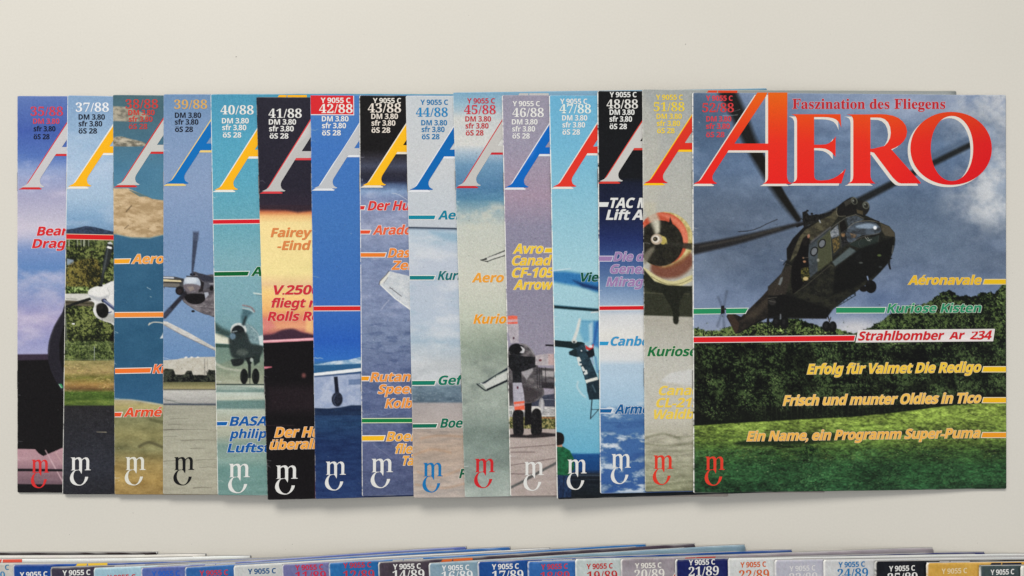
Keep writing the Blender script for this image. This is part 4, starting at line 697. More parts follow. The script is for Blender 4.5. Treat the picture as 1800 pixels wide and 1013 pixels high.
# ------------------------------------------------------------------ lettering (font outlines -> flat printed sheets)
def mathmap(s, up, lo, dg):
    o = ''
    for ch in s:
        if 'A' <= ch <= 'Z': o += chr(up + ord(ch) - 65)
        elif 'a' <= ch <= 'z': o += chr(lo + ord(ch) - 97)
        elif '0' <= ch <= '9': o += chr(dg + ord(ch) - 48)
        else: o += ch
    return o
STYLES = {'serif': (0x1D400, 0x1D41A, 0x1D7CE), 'sans': (0x1D5D4, 0x1D5EE, 0x1D7EC)}
BASECH = {'ö': 'o', 'ü': 'u', 'é': 'e', 'É': 'E'}
GLY = {}
REQ = []
def request(style, s, off):
    k = (style, s)
    if k not in REQ: REQ.append(k)
OUT = {}
def bake_glyphs():
    tmp = []
    for style, s in REQ:
        cu = bpy.data.curves.new('t', 'FONT'); cu.body = mathmap(s, *STYLES[style]); cu.resolution_u = 3; cu.size = 1.0
        if style == 'sans': cu.space_character = 0.94
        o = bpy.data.objects.new('t', cu); COL.objects.link(o); tmp.append(((style, s), o, cu))
    bpy.context.view_layer.update()
    dg = bpy.context.evaluated_depsgraph_get()
    for k, o, cu in tmp:
        oe = o.evaluated_get(dg); me = oe.to_mesh()
        n = len(me.vertices); v = np.zeros(n * 3); me.vertices.foreach_get('co', v); v = v.reshape(-1, 3)[:, :2].copy()
        me.calc_loop_triangles(); t = np.zeros(len(me.loop_triangles) * 3, dtype=np.int32); me.loop_triangles.foreach_get('vertices', t)
        t = t.reshape(-1, 3); a, b, c = v[t[:, 0]], v[t[:, 1]], v[t[:, 2]]
        ar = (b[:, 0] - a[:, 0]) * (c[:, 1] - a[:, 1]) - (b[:, 1] - a[:, 1]) * (c[:, 0] - a[:, 0])
        t[ar < 0] = t[ar < 0][:, ::-1]
        es = {}
        for x, y, z in t.tolist():
            for e in ((x, y), (y, z), (z, x)): es[e] = 1
        nxt = {x: y for (x, y) in es if (y, x) not in es}
        loops = []
        while nxt:
            st, cur = next(iter(nxt.items())); loop = [st]; del nxt[st]
            while cur != st and cur in nxt: loop.append(cur); cur = nxt.pop(cur)
            if len(loop) > 2: loops.append(v[loop])
        OUT[k] = (v, t.copy(), loops); oe.to_mesh_clear()
    for k, o, cu in tmp:
        bpy.data.objects.remove(o); bpy.data.curves.remove(cu)
    REQ.clear()

def union_fill(loops, extra=()):
    """triangulate closed loops, keep what has non-zero winding"""
    vs = []; ed = []
    for L in loops:
        n = len(vs); k = len(L); vs += [Vector((float(a), float(b))) for a, b in L]; ed += [(n + i, n + (i + 1) % k) for i in range(k)]
    vs += [Vector((float(a), float(b))) for a, b in extra]
    ov, oe, of, *_ = delaunay_2d_cdt(vs, ed, [], 0, 1e-5)
    V = np.array([tuple(p) for p in ov]); T = np.array([f for f in of if len(f) == 3], dtype=np.int32)
    Cn = V[T].mean(1); w = np.zeros(len(Cn), dtype=int); cx, cy = Cn[:, 0], Cn[:, 1]
    for L in loops:
        A = np.asarray(L, float); B = np.roll(A, -1, 0)
        for (ax, ay), (bx, by) in zip(A, B):
            if ay == by: continue
            if ay <= by: m = (cy >= ay) & (cy < by); sg = 1
            else: m = (cy >= by) & (cy < ay); sg = -1
            if m.any():
                xi = ax + (cy[m] - ay) * (bx - ax) / (by - ay); w[np.where(m)[0][cx[m] < xi]] += sg
    T = T[w != 0]
    used = np.unique(T); rm = np.zeros(len(V), dtype=np.int32); rm[used] = np.arange(len(used))
    return V[used], rm[T]

def grow(L, d):
    A = np.asarray(L, float); P = np.roll(A, 1, 0); N = np.roll(A, -1, 0)
    e1 = A - P; e2 = N - A; e1 /= np.linalg.norm(e1, axis=1)[:, None] + 1e-12; e2 /= np.linalg.norm(e2, axis=1)[:, None] + 1e-12
    n1 = np.stack([e1[:, 1], -e1[:, 0]], 1); n2 = np.stack([e2[:, 1], -e2[:, 0]], 1)
    b = n1 + n2; ln = np.maximum((b * b).sum(1), 0.9); b = b * (2 / ln)[:, None]
    return A + b * d
class _G(dict):
    def __missing__(s, k):
        style, t, off = k; v, tr, loops = OUT[(style, t)]
        r = (v, tr) if off == 0 else union_fill([grow(L, off) for L in loops])
        s[k] = r; return r
GLY = _G()

def text_parts(s):
    plain = ''.join(BASECH.get(ch, ch) for ch in s)
    acc = [(i, ch) for i, ch in enumerate(s) if ch in BASECH]
    return plain, acc
def request_text(style, s, offs):
    plain, acc = text_parts(s)
    for o in offs: request(style, plain, o)
    request(style, 'H', 0.0)
    for i, ch in acc: request(style, plain[:i + 1], offs[0]); request(style, plain[i], offs[0])

def lay_text(style, s, x0, x1, base, cap, offs, shear=0.0, slope=0.0):
    """returns [(verts_px, tris)] for every offset, all in the same fit"""
    plain, acc = text_parts(s)
    capH = GLY[(style, 'H', 0.0)][0][:, 1].max()
    V0, _ = GLY[(style, plain, offs[0])]
    sy = cap / capH
    lo, hi = 0.05 * sy, 4 * sy
    def width(sx):
        q = sx * V0[:, 0] + shear * sy * V0[:, 1]; return q.max() - q.min(), q.min()
    for _ in range(40):
        md = (lo + hi) / 2
        if width(md)[0] > x1 - x0: hi = md
        else: lo = md
    sx = (lo + hi) / 2; q0 = width(sx)[1]
    out = []
    for o in offs:
        V, Tt = GLY[(style, plain, o)]
        V = V.copy(); Tt = Tt.copy()
        for i, ch in acc:
            A = GLY[(style, plain[:i + 1], offs[0])][0]; B = GLY[(style, plain[i], offs[0])][0]
            w = B[:, 0].max() - B[:, 0].min(); cxx = A[:, 0].max() - w / 2; top = B[:, 1].max()
            g = (o - offs[0]) * 0.8
            if ch in 'éÉ': qs = [[(cxx - .07 - g, top + .05 - g), (cxx + .05 + g, top + .05 - g), (cxx + .19 + g, top + .19 + g), (cxx + .02 - g, top + .19 + g)]]
            else: qs = [[(cx2 - .065 - g, top + .06 - g), (cx2 + .065 + g, top + .06 - g), (cx2 + .065 + g, top + .18 + g), (cx2 - .065 - g, top + .18 + g)] for cx2 in (cxx - .12, cxx + .12)]
            for q in qs:
                n = len(V); V = np.vstack([V, q]); Tt = np.vstack([Tt, [[n, n + 1, n + 2], [n, n + 2, n + 3]]])
        X = x0 - q0 + sx * V[:, 0] + shear * sy * V[:, 1]
        Y = base - sy * V[:, 1] + slope * (X - x0)
        out.append((np.stack([X, Y], 1), Tt))
    return out

def ccw(p):
    A = np.array(p, float); B = np.roll(A, -1, 0)
    return A[::-1] if (A[:, 0] * B[:, 1] - B[:, 0] * A[:, 1]).sum() < 0 else A
def cdt(polys, step=14.0):
    loops = []
    for p in polys:
        if isinstance(p[0], str):
            loops.append(np.array(p[1], float)); continue
        A = np.array(p, float); B = np.roll(A, -1, 0)
        if (A[:, 0] * B[:, 1] - B[:, 0] * A[:, 1]).sum() < 0: A = A[::-1]
        loops.append(A)
    P = np.concatenate(loops); a = P.min(0); b = P.max(0); ex = []
    if step and (b - a).max() > step * 1.5:
        nx = int((b[0] - a[0]) / step) + 1; ny = int((b[1] - a[1]) / step) + 1
        ex = [(a[0] + (i - .5) * (b[0] - a[0]) / nx, a[1] + (j - .5) * (b[1] - a[1]) / ny) for i in range(1, nx + 1) for j in range(1, ny + 1)]
    return union_fill(loops, ex)

# ------------------------------------------------------------------ magazine
W0, H0 = 552.0, 704.0
COVER_LIFT = 0.00005
class Stack:
    def __init__(s, t, xmin=-0.75, xmax=1.1):
        s.t = t; s.x = np.arange(xmin, xmax, 0.001); s.H = np.zeros(len(s.x))
        k = np.arange(-36, 37) * 0.001; g = np.exp(-(k / 0.012) ** 2 / 2); s.g = g / g.sum()
    def add(s, xl, xr):
        g = np.convolve(np.pad(s.H, 36, mode='edge'), s.g, 'valid')
        # a cover resting at its own right edge on the table: blur only looks at what lies under it
        base = g + (0.00025 if s.H.max() > 0 else 0.0); base = np.maximum(base, 0)
        top = base + s.t
        m = (s.x >= xl) & (s.x <= xr)
        bx, tx = s.x.copy(), top.copy()
        s.H = np.where(m, top, s.H)
        return (lambda q, bx=bx, b=base.copy(): np.interp(q, bx, b)), (lambda q, bx=bx, b=tx: np.interp(q, bx, b))

class Mag:
    def __init__(m, stack, TL, BL, TR, BR):
        m.px = np.array([TL, TR, BL, BR], float)
        z = np.array([0.007, 0.001, 0.007, 0.001])
        for _ in range(3):
            wc = np.array([unproj(p[0], p[1], zz) for p, zz in zip(m.px, z)])
            xl = (wc[0, 0] + wc[2, 0]) / 2; xr = (wc[1, 0] + wc[3, 0]) / 2
            Hs = stack.H.copy(); base, top = stack.add(xl, xr); stack_H = stack.H; stack.H = Hs
            z = np.array([top(xl), top(xr), top(xl), top(xr)])
        stack.H = stack_H; m.wc = wc; m.base = base; m.top = top; m.t = stack.t; m.xl = xl; m.xr = xr
        c = wc.mean(0); m.loc = np.array([c[0], c[1], 0.0])
    def uv(m, u, v):
        A, B, C, D = m.wc
        return ((A * (1 - u)[:, None] + B * u[:, None]) * (1 - v)[:, None] + (C * (1 - u)[:, None] + D * u[:, None]) * v[:, None])
    def zt(m, u): return m.top(m.xl + u * (m.xr - m.xl))
    def zb(m, u): return m.base(m.xl + u * (m.xr - m.xl))
    def lift(m, P, dz):
        """photograph pixel -> point of the printed sheet"""
        X, Y = P[:, 0], P[:, 1]; z = np.full(len(X), 0.006)
        for _ in range(5):
            x, y = unproj(X, Y, z)
            v = (y - m.wc[0, 1]) / (m.wc[2, 1] - m.wc[0, 1])
            xl = m.wc[0, 0] * (1 - v) + m.wc[2, 0] * v; xr = m.wc[1, 0] * (1 - v) + m.wc[3, 0] * v
            u = np.clip((x - xl) / (xr - xl), 0, 1); z = m.zt(u) + dz
        x, y = unproj(X, Y, z)
        return np.stack([x, y, z], 1) - m.loc

PAPER = lin((238, 236, 230))
def build_cover(m, parent, canvas, vis_px, step, label=None, hstep=None, wear=0.35, seed=1):
    us = [0, 0.35 / W0, 1.0 / W0]; n = int(vis_px / step)
    us += list((1.0 + step * np.arange(1, n + 1)) / W0)
    if us[-1] < 0.97: us += list(np.linspace(us[-1], 1, 26)[1:])
    else: us = [u for u in us if u < 0.999] + [1.0]
    us = np.array(us); hs = hstep or step
    vs = np.linspace(0, 1, int(H0 / hs) + 1)
    us2 = np.append(us, 1.0); vs2 = np.concatenate([[0], vs, [1]])
    U, V = np.meshgrid(us2, vs2); nr, nc = U.shape; u = U.ravel(); v = V.ravel()
    # small rounding at the trimmed corners
    r = 2.2 / H0; d = np.minimum(v, 1 - v); ins = np.where(d < r, r - np.sqrt(np.maximum(r * r - (r - d) ** 2, 0)), 0) * H0 / W0
    uu = ins + u * (1 - 2 * ins)
    xy = m.uv(uu, v); z = m.zt(u)
    drop = np.interp(u * W0, [0, 0.35, 1.0], [0.55, 0.14, 0.0]) * m.t
    # a hair of page curl and waviness
    z = z - drop
    skirt = np.zeros((nr, nc), bool); skirt[0, :] = True; skirt[-1, :] = True; skirt[:, -1] = True; sk = skirt.ravel()
    z = np.where(sk, z - 0.00022, z)
    k = MPP * (CAM_H - z) / CAM_H; X = xy[:, 0] / k + CX; Y = CY - xy[:, 1] / k
    c = lin(np.clip(canvas.sample(X, Y), 0, 255)) * ALB
    e = fbm(X * 0 + seed * 31.7, Y, 9, seed, 4, 1, .8)
    wr = np.interp(u * W0, [0, 0.35, 1.0, 2.1], [1, 1, .3 + .5 * (wear > .8), 0]) * np.clip((e - (.38 if wear < .8 else .2)) * 3.2, 0, 1) * wear
    e2 = fbm(X, Y * 0 + seed * 11.3, 30, seed + 4, 3, 1, .6); dv = np.minimum(v, 1 - v) * H0
    wr = np.maximum(wr, np.interp(dv, [0, .9, 1.8], [.45, .12, 0]) * np.clip((e2 - .45) * 2, 0, 1) * wear)
    wr = np.where(sk, 0.8, wr)[:, None]
    c = c * (1 - wr) + PAPER * wr
    P = np.stack([xy[:, 0], xy[:, 1], z], 1) - m.loc
    I = np.arange(nr * nc).reshape(nr, nc)
    F = np.stack([I[:-1, :-1], I[1:, :-1], I[1:, 1:], I[:-1, 1:]], -1).reshape(-1, 4)
    o = link_mesh('front_cover', P, F, M_PRINT, parent, c, True)
    if label: o['label'] = label
    return o

def build_pages(m, parent):
    n = 48; us = np.linspace(0.0035, 0.9975, n); verts = []
    rows = []
    for v in (0.0014, 0.9986):
        uv = m.uv(us, np.full(n, v)); zt = m.zt(us) - 0.00027; zt[0] -= m.t * .15
        zb = m.zb(us) + 0.0001
        rows.append(np.stack([uv[:, 0], uv[:, 1], zt], 1)); rows.append(np.stack([uv[:, 0], uv[:, 1], np.minimum(zb, zt - .0002)], 1))
    P = np.concatenate(rows) - m.loc; a, b, c, d = 0, n, 2 * n, 3 * n; F = []
    for i in range(n - 1):
        F += [(a + i, c + i, c + i + 1, a + i + 1), (a + i, a + i + 1, b + i + 1, b + i), (c + i, d + i, d + i + 1, c + i + 1), (b + i, b + i + 1, d + i + 1, d + i)]
    F += [(a, b, d, c), (a + n - 1, c + n - 1, d + n - 1, b + n - 1)]
    return link_mesh('page_block', P, F, M_PAPER, parent)

def build_back(m, parent, col):
    """back cover sheet folding round the spine under the pages"""
    n = 40; us = np.concatenate([[0.0008], np.linspace(0.004, 1.0, n - 1)])
    rows = []
    for v in (0.0, 1.0):
        uv = m.uv(us, np.full(n, v)); zb = m.zb(us); zb[0] += m.t * .45
        for dz in (0.00012, 0.00002): rows.append(np.stack([uv[:, 0], uv[:, 1], zb + dz], 1))
    P = np.concatenate(rows) - m.loc; a, b, c, d = 0, n, 2 * n, 3 * n; F = []
    for i in range(n - 1):
        F += [(a + i, c + i, c + i + 1, a + i + 1), (a + i, a + i + 1, b + i + 1, b + i), (c + i, d + i, d + i + 1, c + i + 1), (b + i, b + i + 1, d + i + 1, d + i)]
    F += [(a, b, d, c), (a + n - 1, c + n - 1, d + n - 1, b + n - 1)]
    return link_mesh('back_cover', P, F, M_PRINT, parent, np.tile(lin(col), (len(P), 1)))

def build_staple(m, parent, v0, v1):
    pts = []
    for v, du in ((v0, .8), (v0 + .0012, 0), ((v0 + v1) / 2, 0), (v1 - .0012, 0), (v1, .8)):
        p = m.uv(np.array([du / W0]), np.array([v]))[0]; z = float(m.zt(np.array([0.0]))[0]) - m.t * (.55 if du == 0 else .3)
        pts.append((p[0] - 0.0001, p[1], z))
    r = 0.00028; V = []; F = []; n = 6
    for x, y, z in pts:
        for k in range(n):
            t = k / n * 2 * math.pi; V.append((x + r * math.cos(t), y, z + r * 1.1 * math.sin(t)))
    for i in range(len(pts) - 1):
        for k in range(n): F.append((i * n + k, i * n + (k + 1) % n, (i + 1) * n + (k + 1) % n, (i + 1) * n + k))
    F.append(tuple(range(n))); F.append(tuple(reversed(range((len(pts) - 1) * n, len(pts) * n))))
    return link_mesh('staple', np.array(V) - m.loc, F, M_STAPLE, parent)

def print_sheet(name, m, parent, layers, label=None):
    """layers: [(verts_px, tris, colour or function(y)->colour, lift)] joined into one printed part"""
    VV = []; FF = []; CC = []; n = 0
    for P, Tt, col, dz in layers:
        VV.append(m.lift(P, dz)); T2 = Tt.copy()
        a, b, c = P[T2[:, 0]], P[T2[:, 1]], P[T2[:, 2]]
        ar = (b[:, 0] - a[:, 0]) * (c[:, 1] - a[:, 1]) - (b[:, 1] - a[:, 1]) * (c[:, 0] - a[:, 0])
        T2[ar > 0] = T2[ar > 0][:, ::-1]          # pixel y points down: flip so faces look up
        FF.append(T2 + n); n += len(P)
        cc = np.array([col(*q) for q in P]) if callable(col) else np.tile(np.asarray(col, float), (len(P), 1))
        CC.append(lin(np.clip(cc, 0, 255)) * ALB)
    o = link_mesh(name, np.concatenate(VV), np.concatenate(FF), M_PRINT, parent, np.concatenate(CC))
    if label: o['label'] = label
    return o

L1, L2, L3 = 0.00005, 0.00009, 0.00013
# ---- title letters, traced in the pixels of the rightmost cover
FOOT = [(1280.7, 264.5), (1254.4, 305.0), (1252.6, 309), (1252.2, 313), (1253.6, 317.8), (1256.6, 320.4), (1260.3, 321.9), (1258.5, 323.3), (1218.9, 323.3), (1222.5, 321.6), (1227.2, 319.4), (1231.7, 315.8), (1235.7, 309.9)]
def polys_A(ytop=162.9):
    k = (1331.4 - 1235.7) / (162.8 - 309.9); xt = 1331.4 + (ytop - 162.8) * k
    k2 = (1346.2 - 1290.9) / (169.9 - 252.6); xr = 1290.9 + (ytop - 252.6) * k2
    diag = [(xt, ytop), (min(xr, 1349.0), ytop), (1346.2, 169.9), (1290.9, 252.6), (1280.7, 264.5)] + FOOT[1:]
    bar = [(1286, 252.6), (1352, 252.6), (1352, 264.5), (1276, 264.5)]
    stem = [(1350.1, ytop), (1384.1, ytop), (1383.4, 300), (1383.3, 308), (1384.2, 315), (1386.4, 319.6), (1390.5, 321.6), (1390.5, 323.3), (1340.3, 323.3), (1344, 321.8), (1347.4, 319.4), (1349.6, 315.4), (1350.1, 309)]
    return [diag, bar, stem]
E_P = [(1391, 201.0), (1477.5, 200.9), (1478.9, 225), (1476.8, 219.5), (1474.0, 214.3), (1469.5, 210.2), (1464.0, 207.9), (1456, 206.4), (1446.9, 206.0), (1431.1, 206.0), (1431.1, 254.6), (1443, 254.6), (1451.8, 254.0), (1457.5, 251.8), (1462.7, 247.9), (1466.4, 243.8), (1469, 239.8),
       (1468.6, 276.3), (1465.8, 272.6), (1462.2, 268.2), (1457.2, 264.4), (1450.8, 261.6), (1442, 260.6), (1431.1, 260.5), (1431.1, 307.9), (1431.8, 312.4), (1433.6, 315.4), (1437.2, 317), (1444, 317.5), (1456.7, 316.4), (1465.5, 313.4), (1473, 309.2), (1480.4, 303.4), (1486.9, 296.5), (1478.9, 322.6), (1389, 322.6), (1394, 321), (1398, 318.6), (1400.3, 315.4), (1401, 311.0), (1401, 213), (1400.3, 208.4), (1398.4, 204.8), (1395.4, 202.4)]
R_STEM = [(1488, 201.3), (1532, 201.3), (1530.1, 206), (1530.1, 307.9), (1530.6, 312.4), (1532.2, 316.6), (1535.2, 320.2), (1539.3, 322.6), (1489.5, 322.6), (1494.2, 321), (1497.6, 318.4), (1499.4, 314), (1499.9, 307.9), (1499.9, 213.2), (1499.2, 208), (1496.8, 204.2), (1492.8, 202.2)]
R_BOWL = [(1528, 201.3), (1545.3, 200.7), (1558, 201.4), (1569, 203.4), (1579, 207.4), (1586.7, 213.4), (1592.4, 221.4), (1594.6, 231.2), (1593, 240.4), (1588.7, 248.2), (1582, 254.8), (1573.6, 259.8), (1565, 263.4), (1552, 267.5), (1535, 268.5), (1528, 266.5), (1528, 261.9), (1541.3, 261.5), (1548.5, 260), (1554.8, 256.6), (1560.6, 250.6), (1564.6, 242.6), (1565.9, 233.4), (1564.6, 223.2), (1561, 215.2), (1555, 209.6), (1548, 207.2), (1540, 206.8), (1528, 206.8)]
R_LEG = [(1531, 262.5), (1558, 256), (1567.4, 263.5), (1618.3, 321.0), (1618.3, 322.7), (1584, 322.7), (1579, 321.2), (1574.4, 317.4), (1569, 311.9), (1535.4, 267.4)]
def O_ring(n=64):
    out = []
    for cx, cy, rx, ry, e, sg in ((1671.9, 261.1, 71.6, 64.2, .98, 1), (1673.4, 261.2, 37.3, 57.2, .97, -1)):
        L = []
        for k in range(n):
            a = sg * 2 * math.pi * k / n
            L.append((cx + rx * math.copysign(abs(math.cos(a)) ** e, math.cos(a)), cy + ry * math.copysign(abs(math.sin(a)) ** e, math.sin(a))))
        out.append(L)
    return out
TITLE = polys_A() + [E_P, R_STEM, R_BOWL, R_LEG, O_ring()[0], ('hole', O_ring()[1])]

LOGO_M = [[(0, 0), (2.1, .15), (7.8, 0), (7.7, 21.4), (9, 22.2), (10.7, 22.5), (0, 22.7), (1.6, 22.2), (2.8, 21.1), (2.8, 2.8), (2.1, 1.4)],
          [(7.3, 3.1), (10, 1), (14.2, -.15), (17.3, 0), (19.7, 1.7), (21.1, 4.1), (21.2, 11.8), (16, 11.8), (16, 6.9), (15.2, 4.1), (13.1, 2.4), (10.7, 2.8), (7.6, 5.2)],
          [(16, 6.9), (21.2, 4.8), (21.0, 24.2), (20.4, 28.7), (19.4, 27), (17.3, 23.5), (14.5, 22), (16.1, 20.7)],
          [(21.1, 4.1), (23.8, 1.4), (28, -.15), (31.4, .35), (33.9, 2.8), (34.8, 6.1), (34.5, 20), (29.5, 20), (29.7, 6.9), (29, 4.1), (26.6, 2.1), (24.5, 2.4), (21.1, 5.5)],
          [(29.5, 20), (34.5, 18.7), (34.9, 21.1), (37.7, 21.6), (37.3, 22.3), (26.6, 22.3), (26.6, 21.8), (29.4, 21.2)]]
_Co = [(14.5, 22), (9.3, 22.3), (4.5, 24.9), (.7, 29.7), (-1.2, 35.2), (-.7, 40.1), (2.1, 44.9), (7.3, 48), (14.2, 49.4), (20.4, 48.7), (25.9, 45.6), (30.1, 40.8), (32.1, 36.6), (32.7, 34.2)]
_Ci = [(27.3, 34.2), (26.6, 38), (23.8, 44.2), (19.7, 47.7), (16.9, 48.2), (12.1, 47), (7.9, 42.8), (5.5, 38), (4.8, 32.5), (5.9, 27.6), (8.6, 23.5), (12.8, 22.5)]
LOGO_C = [catmull(_Co, 4, False) + catmull(_Ci, 4, False)]

